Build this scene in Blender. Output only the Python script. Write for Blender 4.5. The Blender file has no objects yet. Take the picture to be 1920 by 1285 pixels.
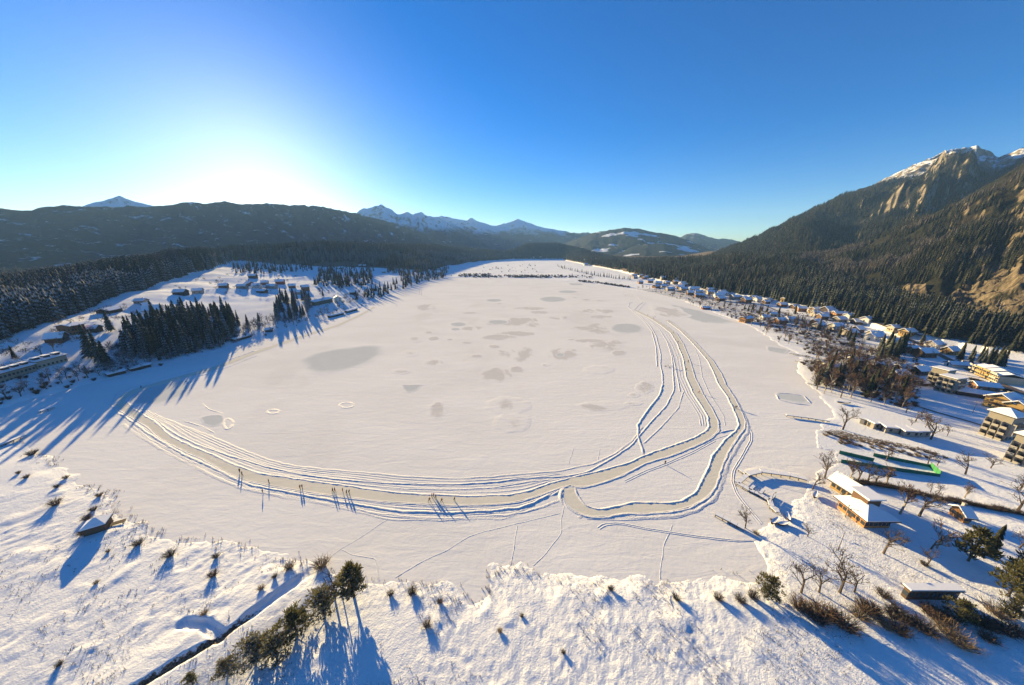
import bpy, math, random
import numpy as np
from mathutils import Vector

# ------------------------------------------------------------------ camera
H = 80.0                       # height of the viewpoint above the lake, metres
FPX = 594.0                    # focal length in pixels of the 1920 px wide photograph
CX, CY = 960.0, 642.5
PITCH = math.atan(180.0 / FPX)
CP, SP = math.cos(PITCH), math.sin(PITCH)
scene = bpy.context.scene
cam = bpy.data.objects.new('camera', bpy.data.cameras.new('camera'))
scene.collection.objects.link(cam)
cam.data.sensor_width = 36.0
cam.data.lens = FPX / 1920 * 36.0
cam.data.clip_start = 0.5
cam.data.clip_end = 60000
cam.location = (0, 0, H)
cam.rotation_euler = (math.pi / 2 - PITCH, 0, 0)
scene.camera = cam

# ------------------------------------------------------------------ sky and sun
SUN_AZ, SUN_EL = math.radians(-36.0), math.radians(10.6)     # azimuth from +Y towards +X
world = bpy.data.worlds.new('World'); scene.world = world
world.use_nodes = True
wn = world.node_tree.nodes; wl = world.node_tree.links
wn.clear()
sky = wn.new('ShaderNodeTexSky'); sky.sky_type = 'NISHITA'; sky.sun_disc = False
sky.sun_elevation = SUN_EL; sky.sun_rotation = SUN_AZ
sky.altitude = 930; sky.air_density = 0.9; sky.dust_density = 0.30; sky.ozone_density = 3.0
bg = wn.new('ShaderNodeBackground'); bg.inputs['Strength'].default_value = 0.053
wo = wn.new('ShaderNodeOutputWorld')
hs = wn.new('ShaderNodeHueSaturation'); hs.inputs['Saturation'].default_value = 1.38; hs.inputs['Hue'].default_value = 0.513
wl.new(sky.outputs[0], hs.inputs['Color']); wl.new(hs.outputs[0], bg.inputs[0]); wl.new(bg.outputs[0], wo.inputs[0])
sl = bpy.data.lights.new('sun', 'SUN'); sl.energy = 5.0; sl.angle = math.radians(0.5)
sl.color = (1.0, 0.755, 0.36)
sun = bpy.data.objects.new('sun', sl); scene.collection.objects.link(sun)
sd = Vector((math.sin(SUN_AZ) * math.cos(SUN_EL), math.cos(SUN_AZ) * math.cos(SUN_EL), math.sin(SUN_EL)))
sun.rotation_euler = (-sd).to_track_quat('-Z', 'Y').to_euler()
sun.location = (0, 0, 300)
scene.view_settings.view_transform = 'Standard'
scene.view_settings.look = 'None'
scene.view_settings.exposure = 1.93
scene.view_settings.gamma = 1.0
scene.render.engine = 'CYCLES'
scene.cycles.max_bounces = 4
scene.cycles.diffuse_bounces = 2
scene.cycles.glossy_bounces = 2
scene.cycles.transmission_bounces = 2
scene.cycles.volume_bounces = 1
scene.cycles.transparent_max_bounces = 8
scene.cycles.use_denoising = True

R = random.Random(7)
rng = np.random.default_rng(7)
C = scene.collection

# ------------------------------------------------------------------ helpers: surveying
def ray(px, py):
    x = (px - CX) / FPX; y = (CY - py) / FPX
    return np.array([x, CP + SP * y, CP * y - SP])
def G(px, py, z=0.0):
    d = ray(px, py); t = (H - z) / -d[2]
    return np.array([d[0] * t, d[1] * t, z])
def GP(pts, z=0.0):
    return np.array([G(p[0], p[1], z)[:2] for p in pts])

def hash2(ix, iy, s):
    n = (ix.astype(np.int64) * 374761393 + iy.astype(np.int64) * 668265263 + s * 1274126177) & 0x7fffffff
    n = ((n ^ (n >> 13)) * 1274126177) & 0x7fffffff
    n = n ^ (n >> 16)
    return (n & 0xffff) / 65535.0
def vnoise(x, y, s=0):
    ix = np.floor(x); iy = np.floor(y); fx = x - ix; fy = y - iy
    fx = fx * fx * (3 - 2 * fx); fy = fy * fy * (3 - 2 * fy)
    a = hash2(ix, iy, s); b = hash2(ix + 1, iy, s); c = hash2(ix, iy + 1, s); d = hash2(ix + 1, iy + 1, s)
    return (a + (b - a) * fx) * (1 - fy) + (c + (d - c) * fx) * fy
def fbm(x, y, o=4, s=0, ridged=False):
    t = np.zeros_like(x, dtype=float); a = 1.0; w = 0
    for k in range(o):
        n = vnoise(x + 17.3 * k, y - 9.1 * k, s + k)
        t += a * ((1 - abs(2 * n - 1)) if ridged else n); w += a
        a *= 0.5; x = x * 2.03; y = y * 2.03
    return t / w
def sstep(a, b, x):
    t = np.clip((x - a) / (b - a), 0, 1); return t * t * (3 - 2 * t)

def poly_sd(x, y, poly):
    """signed distance to a polygon, positive outside"""
    n = len(poly)
    if x.size * n < 300000:
        P = np.asarray(poly); Q = np.roll(P, -1, 0); E_ = Q - P
        X_, Y_ = x.reshape(-1, 1), y.reshape(-1, 1); wx, wy = X_ - P[:, 0], Y_ - P[:, 1]
        t = np.clip((wx * E_[:, 0] + wy * E_[:, 1]) / ((E_ ** 2).sum(1) + 1e-9), 0, 1)
        d = np.sqrt(((wx - E_[:, 0] * t) ** 2 + (wy - E_[:, 1] * t) ** 2).min(1))
        ey = np.where(np.abs(E_[:, 1]) < 1e-9, 1e-9, E_[:, 1])
        c = ((P[:, 1] <= Y_) != (Q[:, 1] <= Y_)) & (X_ < P[:, 0] + wy / ey * E_[:, 0])
        return np.where(c.sum(1) % 2 == 1, -d, d).reshape(x.shape)
    d = np.full(x.shape, 1e18); inside = np.zeros(x.shape, bool)
    for i in range(n):
        ax, ay = poly[i]; bx, by = poly[(i + 1) % n]
        ex, ey = bx - ax, by - ay
        wx, wy = x - ax, y - ay
        t = np.clip((wx * ex + wy * ey) / (ex * ex + ey * ey + 1e-9), 0, 1)
        d = np.minimum(d, (wx - ex * t) ** 2 + (wy - ey * t) ** 2)
        c = ((ay <= y) & (by > y)) | ((by <= y) & (ay > y))
        if abs(ey) > 1e-9:
            inside ^= c & (x < ax + (y - ay) / ey * ex)
    d = np.sqrt(d)
    return np.where(inside, -d, d)
def line_d(x, y, pts):
    d = np.full(x.shape, 1e18)
    for (ax, ay), (bx, by) in zip(pts[:-1], pts[1:]):
        ex, ey = bx - ax, by - ay
        t = np.clip(((x - ax) * ex + (y - ay) * ey) / (ex * ex + ey * ey + 1e-9), 0, 1)
        d = np.minimum(d, (x - ax - ex * t) ** 2 + (y - ay - ey * t) ** 2)
    return np.sqrt(d)

# ------------------------------------------------------------------ helpers: meshes
def mesh_np(name, V, Fc, mats=(), smooth=False, attrs=None):
    """V (n,3), Fc list of arrays of faces (each (m,3) or (m,4))"""
    me = bpy.data.meshes.new(name)
    V = np.asarray(V, dtype=np.float32)
    if isinstance(Fc, np.ndarray): Fc = [Fc]
    loops = np.concatenate([np.asarray(f, dtype=np.int32).ravel() for f in Fc])
    tot = np.concatenate([np.full(len(f), f.shape[1], dtype=np.int32) for f in Fc])
    start = np.concatenate([[0], np.cumsum(tot)[:-1]]).astype(np.int32)
    me.vertices.add(len(V)); me.vertices.foreach_set('co', V.ravel())
    me.loops.add(len(loops)); me.loops.foreach_set('vertex_index', loops)
    me.polygons.add(len(tot)); me.polygons.foreach_set('loop_start', start); me.polygons.foreach_set('loop_total', tot)
    if smooth: me.polygons.foreach_set('use_smooth', np.ones(len(tot), bool))
    for m in mats: me.materials.append(m)
    for k, a in (attrs or {}).items():
        at = me.attributes.new(k, 'FLOAT', 'POINT'); at.data.foreach_set('value', np.asarray(a, dtype=np.float32))
    me.update(calc_edges=True); me.validate()
    return me
def link(name, me, parent=None, loc=None, rz=0.0, label=None, cat=None, group=None, kind=None):
    o = bpy.data.objects.new(name, me); C.objects.link(o)
    if parent is not None: o.parent = parent
    if loc is not None: o.location = loc
    if rz: o.rotation_euler = (0, 0, rz)
    tag(o, label, cat, group, kind)
    return o
def tag(o, label=None, cat=None, group=None, kind=None):
    if label: o['label'] = label
    if cat: o['category'] = cat
    if group: o['group'] = group
    if kind: o['kind'] = kind
    return o
class MB:
    """collects boxes, tubes and prisms into one mesh"""
    def __init__(s): s.v = []; s.f = []; s.m = []
    def add(s, vs, fs, m=0):
        b = len(s.v); s.v += [tuple(p) for p in vs]
        for f in fs: s.f.append(tuple(i + b for i in f)); s.m.append(m)
    def box(s, x0, x1, y0, y1, z0, z1, m=0):
        s.add([(x0, y0, z0), (x1, y0, z0), (x1, y1, z0), (x0, y1, z0), (x0, y0, z1), (x1, y0, z1), (x1, y1, z1), (x0, y1, z1)],
              [(0, 3, 2, 1), (4, 5, 6, 7), (0, 1, 5, 4), (1, 2, 6, 5), (2, 3, 7, 6), (3, 0, 4, 7)], m)
    def tube(s, a, b, r0, r1, n=5, m=0):
        a = Vector(a); b = Vector(b); d = (b - a)
        if d.length < 1e-6: return
        q = d.to_track_quat('Z', 'Y')
        vs = []
        for p, r in ((a, r0), (b, r1)):
            for i in range(n):
                t = 2 * math.pi * i / n
                vs.append(p + q @ Vector((r * math.cos(t), r * math.sin(t), 0)))
        fs = [(i, (i + 1) % n, n + (i + 1) % n, n + i) for i in range(n)] + [tuple(range(n, 2 * n)), tuple(range(n - 1, -1, -1))]
        s.add(vs, fs, m)
    def prism(s, pts, y0, y1, m=0):
        """polygon in x,z swept along y"""
        n = len(pts)
        s.add([(x, y0, z) for x, z in pts] + [(x, y1, z) for x, z in pts],
              [tuple(range(n)), tuple(range(2 * n - 1, n - 1, -1))] + [(i, n + i, n + (i + 1) % n, (i + 1) % n) for i in range(n)], m)
    def mesh(s, name, *mats, smooth=False):
        me = bpy.data.meshes.new(name); me.from_pydata(s.v, [], s.f)
        for m in mats: me.materials.append(m)
        if len(mats) > 1: me.polygons.foreach_set('material_index', s.m)
        if smooth: me.polygons.foreach_set('use_smooth', [True] * len(s.f))
        me.update(); return me

# ------------------------------------------------------------------ materials
class NT:
    def __init__(s, name):
        s.mat = bpy.data.materials.new(name); s.mat.use_nodes = True
        s.t = s.mat.node_tree; s.b = s.t.nodes['Principled BSDF']
    def n(s, typ, **kw):
        nd = s.t.nodes.new(typ)
        for k, v in kw.items(): setattr(nd, k, v)
        return nd
    def l(s, a, b): s.t.links.new(a, b)
    def noise(s, scale, detail=4, rough=0.55, vec=None, dist=0.0):
        nd = s.n('ShaderNodeTexNoise'); nd.inputs['Scale'].default_value = scale
        nd.inputs['Detail'].default_value = detail; nd.inputs['Roughness'].default_value = rough
        nd.inputs['Distortion'].default_value = dist
        if vec is not None: s.l(vec, nd.inputs['Vector'])
        return nd.outputs[0]
    def geo(s): return s.n('ShaderNodeNewGeometry')
    def attr(s, name):
        a = s.n('ShaderNodeAttribute'); a.attribute_name = name; return a.outputs['Fac']
    def math(s, op, a, b=None, c=None, clamp=False):
        nd = s.n('ShaderNodeMath', operation=op); nd.use_clamp = clamp
        for i, v in enumerate((a, b, c)):
            if v is None: continue
            if isinstance(v, (int, float)): nd.inputs[i].default_value = v
            else: s.l(v, nd.inputs[i])
        return nd.outputs[0]
    def ss(s, a, b, v):
        nd = s.n('ShaderNodeMapRange', interpolation_type='SMOOTHSTEP')
        nd.inputs['From Min'].default_value = a; nd.inputs['From Max'].default_value = b
        s.l(v, nd.inputs['Value']); return nd.outputs[0]
    def mix(s, f, a, b):
        nd = s.n('ShaderNodeMix', data_type='RGBA')
        for k, v in ((0, f), (6, a), (7, b)):
            if isinstance(v, (int, float)): nd.inputs[k].default_value = v
            elif isinstance(v, tuple): nd.inputs[k].default_value = (*v, 1)
            else: s.l(v, nd.inputs[k])
        return nd.outputs[2]
    def scale(s, vec, x, y, z):
        nd = s.n('ShaderNodeVectorMath', operation='MULTIPLY'); s.l(vec, nd.inputs[0]); nd.inputs[1].default_value = (x, y, z)
        return nd.outputs[0]
    def bump(s, h, strength=0.5, dist=0.1):
        nd = s.n('ShaderNodeBump'); nd.inputs['Strength'].default_value = strength; nd.inputs['Distance'].default_value = dist
        s.l(h, nd.inputs['Height']); s.l(nd.outputs[0], s.b.inputs['Normal'])
    def base(s, c):
        if isinstance(c, tuple): s.b.inputs['Base Color'].default_value = (*c, 1)
        else: s.l(c, s.b.inputs['Base Color'])
    def rough(s, v):
        if isinstance(v, (int, float)): s.b.inputs['Roughness'].default_value = v
        else: s.l(v, s.b.inputs['Roughness'])
    def spec(s, v): s.b.inputs['Specular IOR Level'].default_value = v
def simple(name, col, rough=0.8, var=0.25, scale=3.0, spec=0.3):
    m = NT(name); g = m.geo()
    n = m.noise(scale, 4, vec=g.outputs['Position'])
    lo = tuple(c * (1 - var) for c in col); hi = tuple(min(1, c * (1 + var)) for c in col)
    m.base(m.mix(n, lo, hi)); m.rough(rough); m.spec(spec)
    m.bump(n, 0.3, 0.05)
    return m.mat

SNOW = (0.80, 0.81, 0.83)
def mat_ground():
    m = NT('snowy_ground'); g = m.geo(); P = g.outputs['Position']
    n1 = m.noise(1.1, 6, 0.68, P); n2 = m.noise(0.05, 4, 0.5, P); n3 = m.noise(3.5, 3, 0.6, P)
    col = m.mix(n2, (0.76, 0.77, 0.79), (0.85, 0.86, 0.87))
    # bare earth, gravel and dry grass that pokes through (attribute), broken up by noise
    soil = m.mix(m.ss(0.35, 0.65, n3), (0.045, 0.034, 0.025), (0.26, 0.20, 0.14))
    a = m.attr('soil')
    k = m.math('ADD', a, m.math('MULTIPLY', m.math('SUBTRACT', n1, 0.5), 1.3))
    f = m.ss(0.45, 0.62, k)
    f = m.math('MULTIPLY', f, m.ss(0.02, 0.1, a))
    m.base(m.mix(f, col, soil)); m.rough(0.95); m.spec(0.0)
    h = m.math('ADD', m.math('MULTIPLY', n1, 0.6), m.math('MULTIPLY', n3, 0.3))
    m.bump(h, 0.7, 0.42)
    return m.mat
def mat_lake():
    m = NT('lake_surface'); g = m.geo(); P = g.outputs['Position']
    st = m.noise(0.02, 5, 0.55, m.scale(P, 1.0, 2.2, 1.0)); fine = m.noise(0.7, 5, 0.6, P); big = m.noise(0.006, 3, 0.5, P)
    snow = m.mix(m.ss(0.35, 0.7, st), (0.735, 0.727, 0.715), (0.81, 0.80, 0.79))
    snow = m.mix(m.ss(0.3, 0.7, big), snow, (0.80, 0.79, 0.775))
    ice = m.mix(m.noise(0.12, 5, 0.6, P), (0.50, 0.535, 0.55), (0.61, 0.63, 0.63))
    wet = m.mix(m.noise(0.08, 5, 0.6, P), (0.58, 0.565, 0.55), (0.67, 0.65, 0.63))
    track = m.mix(m.noise(0.35, 5, 0.65, P), (0.62, 0.59, 0.50), (0.74, 0.71, 0.62))
    a = m.attr('ice'); b = m.attr('wet'); t = m.attr('track')
    jit = m.math('MULTIPLY', m.math('SUBTRACT', m.noise(0.045, 7, 0.66, m.scale(P, 1.0, 0.5, 1.0), 1.2), 0.5), 2.6)
    fa = m.ss(0.12, 0.72, m.math('ADD', a, m.math('MULTIPLY', jit, m.math('MULTIPLY', a, 0.6))))
    fb = m.ss(0.25, 0.72, m.math('ADD', b, m.math('MULTIPLY', jit, m.math('MULTIPLY', b, 2.6))))
    ft = m.ss(0.2, 0.7, m.math('ADD', t, m.math('MULTIPLY', jit, m.math('MULTIPLY', t, 0.7))))
    mot = m.math('MULTIPLY', m.ss(0.52, 0.68, m.noise(0.016, 6, 0.6, m.scale(P, 1.0, 0.55, 1.0), 0.6)), 0.30)
    snow = m.mix(mot, snow, wet)
    c = m.mix(fb, snow, wet); c = m.mix(fa, c, ice); c = m.mix(ft, c, track)
    m.base(c)
    sm = m.math('MAXIMUM', fa, m.math('MULTIPLY', ft, 0.6))
    m.rough(0.95); m.spec(0.0)
    rip = m.noise(0.16, 5, 0.6, m.scale(P, 0.5, 1.6, 1.0), 0.8)
    m.bump(m.math('ADD', m.math('MULTIPLY', m.math('ADD', fine, m.math('MULTIPLY', rip, 2.5)), m.math('SUBTRACT', 1.0, m.math('MULTIPLY', sm, 0.8))), m.math('MULTIPLY', st, 2.0)), 0.35, 0.12)
    return m.mat
def mat_mountain(name, forest=(0.030, 0.036, 0.022), forest2=(0.075, 0.058, 0.036), rock=(0.30, 0.24, 0.17), z_tree=350., z_band=120., rock_bias=0.0,
                 snow_patch=0.62, tscale=0.06, clear=None, steep=0.72, crag=None):
    crag = steep if crag is None else crag
    m = NT(name); g = m.geo(); P = g.outputs['Position']
    sx = m.n('ShaderNodeSeparateXYZ'); m.l(P, sx.inputs[0]); z = sx.outputs[2]
    sn = m.n('ShaderNodeSeparateXYZ'); m.l(g.outputs['Normal'], sn.inputs[0]); nz = sn.outputs[2]
    big = m.noise(0.004, 6, 0.6, P); mid = m.noise(0.011, 8, 0.72, m.scale(P, 1, 1, 0.5)); tree = m.noise(tscale, 8, 0.75, m.scale(P, 1, 1, 0.45))
    f = m.mix(m.ss(0.35, 0.68, mid), forest, forest2)
    f = m.mix(m.ss(0.4, 0.75, tree), m.mix(0.6, f, (0.008, 0.010, 0.008)), f)
    # snow glimpsed between the trees
    pat = m.math('ADD', m.math('MULTIPLY', mid, 0.6), m.math('MULTIPLY', tree, 0.4))
    f = m.mix(m.ss(snow_patch, snow_patch + 0.07, pat), f, (0.62, 0.64, 0.68))
    rk = m.mix(m.ss(0.38, 0.62, m.noise(tscale * 1.7, 9, 0.78, m.scale(P, 1, 1, 0.35))), tuple(c * 0.28 for c in rock), rock)
    isrock = m.ss(crag + 0.06, crag - 0.06, m.math('ADD', nz, m.math('MULTIPLY', m.math('SUBTRACT', mid, 0.5 + rock_bias), 0.5)))
    cl = m.attr('cliff')
    isrock = m.math('MAXIMUM', isrock, m.ss(0.42, 0.62, m.math('ADD', m.math('MULTIPLY', cl, 0.75), m.math('MULTIPLY', m.math('SUBTRACT', mid, 0.5), m.math('MULTIPLY', cl, 1.6)))))
    f = m.mix(isrock, f, rk)
    # above the tree line: snow on the flatter ground, bare rock where it is steep
    alt = m.math('ADD', z, m.math('MULTIPLY', m.math('SUBTRACT', big, 0.5), z_band * 2.5))
    up = m.ss(z_tree, z_tree + z_band, alt)
    sn_f = m.ss(steep - 0.08, steep + 0.08, m.math('ADD', nz, m.math('MULTIPLY', m.math('SUBTRACT', tree, 0.5), 1.1)))
    hi = m.mix(sn_f, rk, (0.78, 0.79, 0.82))
    c = m.mix(up, f, hi)
    if clear: # open snowy meadows
        c = m.mix(m.ss(clear, clear + 0.03, m.noise(0.0042, 3, 0.5, P)), c, (0.74, 0.76, 0.80))
    m.base(c); m.rough(0.95); m.spec(0.05)
    m.bump(m.math('ADD', m.math('MULTIPLY', tree, 1.0), mid), 0.9, 9.0)
    return m.mat
def mat_conifer(name, c0, c1, snow, glow=0.0):
    m = NT(name); g = m.geo(); P = g.outputs['Position']
    oi = m.n('ShaderNodeObjectInfo')
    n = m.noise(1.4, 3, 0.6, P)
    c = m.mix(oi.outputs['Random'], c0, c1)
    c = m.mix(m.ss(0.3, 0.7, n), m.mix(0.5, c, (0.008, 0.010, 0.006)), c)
    sn = m.n('ShaderNodeSeparateXYZ'); m.l(g.outputs['Normal'], sn.inputs[0])
    k = m.math('ADD', m.math('ABSOLUTE', sn.outputs[2]), m.math('SUBTRACT', m.noise(2.6, 3, 0.6, P), 0.5))
    k = m.math('ADD', k, m.math('MULTIPLY', m.math('SUBTRACT', oi.outputs['Random'], 0.5), 0.25))
    c = m.mix(m.math('MULTIPLY', m.ss(0.62 - snow * 0.4, 0.85 - snow * 0.4, k), min(1.0, max(0.0, 0.45 + snow))), c, (0.60, 0.64, 0.70))
    m.base(c); m.rough(0.9); m.spec(0.1)
    if glow: # thin needles and twigs let some light through
        tr = m.n('ShaderNodeBsdfTranslucent'); m.l(c, tr.inputs[0]); mx = m.n('ShaderNodeMixShader'); mx.inputs[0].default_value = glow
        m.l(m.b.outputs[0], mx.inputs[1]); m.l(tr.outputs[0], mx.inputs[2]); m.l(mx.outputs[0], m.t.nodes['Material Output'].inputs['Surface'])
    return m.mat
MG = mat_ground(); ML = mat_lake()
M_bank = NT('packed_snow')
_g = M_bank.geo(); _n = M_bank.noise(2.2, 4, 0.6, _g.outputs['Position'])
M_bank.base(M_bank.mix(_n, (0.60, 0.605, 0.62), (0.74, 0.74, 0.75))); M_bank.rough(0.8); M_bank.spec(0.2); M_bank.bump(_n, 0.6, 0.2)
M_bank = M_bank.mat
# ------------------------------------------------------------------ the lie of the land
LAKE_PX = [(-900, 1060), (-300, 880), (-60, 788), (0, 768), (60, 747), (140, 729), (200, 713), (300, 689), (400, 663), (480, 641), (560, 613), (640, 592),
           (690, 571), (740, 551), (790, 531), (830, 523), (870, 520), (920, 520), (1000, 523), (1060, 528), (1120, 533), (1170, 541),
           (1220, 549), (1270, 561), (1310, 576), (1370, 598), (1410, 613), (1450, 640), (1500, 668), (1490, 695), (1520, 728), (1545, 752), (1562, 778),
           (1535, 800), (1522, 818), (1535, 838), (1572, 846), (1572, 868), (1548, 886), (1505, 922), (1480, 950), (1440, 990), (1425, 1022),
           (1440, 1068), (1434, 1092), (1380, 1090), (1342, 1076), (1290, 1092), (1230, 1102), (1200, 1086), (1100, 1085), (1030, 1078), (975, 1062), (925, 1068), (905, 1085),
           (922, 1110), (880, 1126), (845, 1108), (780, 1095), (720, 1096), (650, 1085), (604, 1060), (592, 1066), (540, 1047), (480, 1030), (420, 1018), (340, 1012), (300, 1000), (270, 977),
           (235, 970), (214, 950), (216, 925), (180, 916), (150, 906), (140, 890), (112, 876), (90, 857), (60, 847), (40, 834), (15, 826), (-60, 850), (-300, 960), (-900, 1180)]
LAKE = GP(LAKE_PX)
STREAM = GP([(180, 1345), (275, 1283), (350, 1236), (420, 1197), (470, 1158), (520, 1120), (565, 1088), (600, 1064)])
DITCH = GP([(345, 1172), (385, 1174), (415, 1200)])
FAR = 3200.0
def feature(pts):
    """pts: (px, py, z) -> azimuth, range, height arrays sorted by azimuth"""
    a = []
    for px, py, z in pts:
        p = G(px, py, z); a.append((math.atan2(p[0], p[1]), math.hypot(p[0], p[1]), z))
    a.sort(); return np.array(a)
def at_range(pts):
    """pts: (px, py, range) -> azimuth, range, height"""
    a = []
    for px, py, r in pts:
        d = ray(px, py); k = r / math.hypot(d[0], d[1])
        a.append((math.atan2(d[0], d[1]), r, H + d[2] * k))
    a.sort(); return np.array(a)
def polar(pts):
    return np.array(sorted((math.radians(a), r, z) for a, r, z in pts))
# K0: where the land starts to rise; K1: foot of the woods; K2: crest of the wooded hills
K0 = feature([(0, 766, 0), (140, 727, 0), (300, 686, 0), (480, 638, 0), (640, 589, 0), (740, 549, 0), (800, 524, 0), (860, 503, 1.5), (900, 493, 1.5), (960, 487, 1.5),
              (1050, 487, 1.5), (1100, 497, 2), (1200, 519, 2), (1300, 540, 2.5), (1500, 576, 3), (1700, 626, 4), (1900, 662, 4)])
K1 = feature([(0, 641, 18), (66, 622, 19), (130, 596, 21), (200, 566, 24), (300, 534, 28), (400, 506, 32), (440, 492, 36), (560, 500, 27), (640, 503, 22), (700, 505, 16), (745, 507, 12),
              (800, 509, 8), (860, 497, 5), (900, 489, 4)])
K1r = polar([(2, 1960, 4), (6, 1800, 6), (10, 1350, 8), (14, 1150, 9), (22, 950, 10), (30, 850, 12), (38, 750, 16), (46, 620, 12), (52, 540, 9), (58, 500, 8), (80, 500, 8)])
K1 = np.array(sorted(list(map(tuple, K1)) + list(map(tuple, K1r))))
TREE_T = 17.0
def crest(pts):
    a = at_range(pts); a[:, 2] -= TREE_T; return a
K2 = crest([(-200, 545, 640), (0, 521, 600), (150, 500, 650), (300, 472, 760), (450, 456, 950), (640, 448, 1300), (800, 455, 1900), (870, 464, 2250), (950, 470, 2150), (985, 455, 2350), (1040, 453, 2450),
            (1100, 467, 2450), (1150, 478, 2300), (1180, 482, 1900), (1280, 478, 1450), (1380, 470, 1200), (1480, 476, 1100), (1600, 510, 950), (1800, 545, 800), (1960, 560, 760)])
AZ_MIN, AZ_MAX = math.radians(-78), math.radians(78)
def hill_height(az, r):
    r0 = np.interp(az, K0[:, 0], K0[:, 1]); z0 = np.interp(az, K0[:, 0], K0[:, 2])
    r1 = np.interp(az, K1[:, 0], K1[:, 1]); z1 = np.interp(az, K1[:, 0], K1[:, 2])
    r2 = np.interp(az, K2[:, 0], K2[:, 1]); z2 = np.interp(az, K2[:, 0], K2[:, 2])
    r1 = np.maximum(r1, r0 + 30); r2 = np.maximum(r2, r1 + 60)
    t1 = np.clip((r - r0) / (r1 - r0), 0, 1); t2 = np.clip((r - r1) / (r2 - r1), 0, 1)
    left = sstep(math.radians(-8), math.radians(-14), az)
    t1s = t1 * (1 - 0.35 * left) + 0.35 * left * (1 - (1 - t1) ** 3)       # the lake bank is steeper at first
    z = z0 + (z1 - z0) * t1s + (z2 - z1) * (0.65 * t2 + 0.35 * t2 * t2 * (3 - 2 * t2))
    back = np.clip((r - r2) / 500.0, 0, 1)
    right = sstep(math.radians(26), math.radians(32), az)
    z = z - np.maximum(z2 - 12, 0) * sstep(0, 1, back) * (1 - right)
    return z, np.where(r > r0, 1.0, 0.0), t1, t2
def ground(x, y, fine=True):
    az = np.arctan2(x, y); r = np.hypot(x, y)
    sd = poly_sd(x, y, LAKE)
    sd = sd + (fbm(x / 8, y / 8, 5, 61) - 0.5) * 7.0 * sstep(900, 600, r) * sstep(-12, -1, sd)
    rise = np.where(sd > 0, 0.26 * (1 - np.exp(-np.maximum(sd, 0) / 4.5)) + 0.5 * (1 - np.exp(-np.maximum(sd, 0) / 40)), np.maximum(sd * 0.5, -2.5))
    hz, on, t1, t2 = hill_height(az, r)
    z = np.where(sd > 0, rise + hz * on, rise)
    land = sstep(0, 6, sd)
    z += land * (fbm(x / 60, y / 60, 3, 5) - 0.5) * (1.2 + 6 * np.clip(hz / 25, 0, 1.5))
    if fine:
        near = sstep(330, 120, r)
        lump = 0.55 * (fbm(x / 4.0, y / 4.0, 3, 11) - 0.5) + 0.75 * (fbm(x / 1.4, y / 1.4, 3, 12) - 0.5)
        lump = lump * (0.3 + 0.85 * sstep(0.38, 0.66, fbm(x / 14, y / 14, 3, 71)))
        marsh = sstep(96, 84, y) * sstep(70, 30, x)                 # tussocky reed bed along the near shore
        edge = sstep(-0.5, 1, sd) * sstep(9, 3, sd)
        z += land * near * lump * (0.15 + 0.20 * marsh) + edge * near * np.abs(fbm(x / 1.6, y / 1.6, 3, 23) - 0.5) * 0.36
        z += land * near * marsh * np.maximum(fbm(x / 5.5, y / 5.5, 2, 31) - 0.62, 0) * 1.2
        ds = line_d(x, y, STREAM); w = 0.75 + 1.6 * (fbm(x / 6, y / 6, 2, 41) - .5)
        cut = sstep(w + 0.5, w - 0.4, ds) * sstep(-1, 4, sd)
        z = z + 0.5 * sstep(12, 3, ds) * sstep(0, 5, sd)
        z = np.where(sd > 0, np.maximum(z - 1.15 * cut, 0.05), z - cut)
        dd = line_d(x, y, DITCH); z = np.where(sd > 0, np.maximum(z - 0.7 * sstep(1.5, 0.6, dd), 0.05), z)
    return z, sd
def gz(x, y):
    z, _ = ground(np.array([float(x)]), np.array([float(y)]), math.hypot(x, y) < 330); return float(z[0])
def gt(px, py):
    """where the line of sight through a photo point meets the ground"""
    d = ray(px, py)
    if d[2] > -0.004: t = np.geomspace(60, 2600, 260)
    else: t = np.linspace(0.45, 1, 150) * min(2600, H / -d[2] + 5)
    x, y, z = d[0] * t, d[1] * t, H + d[2] * t
    g, sd = ground(x, y, False); g = np.maximum(g, 0)
    k = np.argmax(z <= g)
    if z[k] > g[k]: k = len(t) - 1
    k0 = max(k - 1, 0); a, b = (z - g)[k0], (z - g)[k]
    tt = t[k0] + (t[k] - t[k0]) * (a / (a - b) if a != b else 0)
    X, Y = d[0] * tt, d[1] * tt
    if math.hypot(X, Y) > 330: return np.array([X, Y, max(H + d[2] * tt, 0.0)])
    return np.array([X, Y, max(gz(X, Y), 0.0)])

# ground sheet: one polar grid, fine near by, coarse far away
az = np.radians(np.linspace(-78, 78, 880))
rr = np.concatenate([np.arange(22, 190, 0.42), np.geomspace(190, FAR, 330)])
A, RR = np.meshgrid(az, rr)
X = RR * np.sin(A); Y = RR * np.cos(A)
Z = np.zeros_like(X); SD = np.zeros_like(X)
for i in range(0, len(rr), 60):
    Z[i:i + 60], SD[i:i + 60] = ground(X[i:i + 60], Y[i:i + 60])
nr, na = X.shape
idx = np.arange(nr * na).reshape(nr, na)
q = np.stack([idx[:-1, :-1], idx[:-1, 1:], idx[1:, 1:], idx[1:, :-1]], -1).reshape(-1, 4)
keep = (SD.ravel()[q].max(1) > -1.5)
q = q[keep]
used = np.unique(q); remap = np.full(nr * na, -1); remap[used] = np.arange(len(used))
V = np.stack([X.ravel(), Y.ravel(), Z.ravel()], 1)[used]
ux, uy = V[:, 0], V[:, 1]; usd = SD.ravel()[used]
ds = line_d(ux, uy, STREAM)
sxy = (uy < 62)
soil = np.where(sxy, 1.0, 0.0) * sstep(1.7, 0.5, ds) * sstep(58, 47, uy) * 0.72
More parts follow.
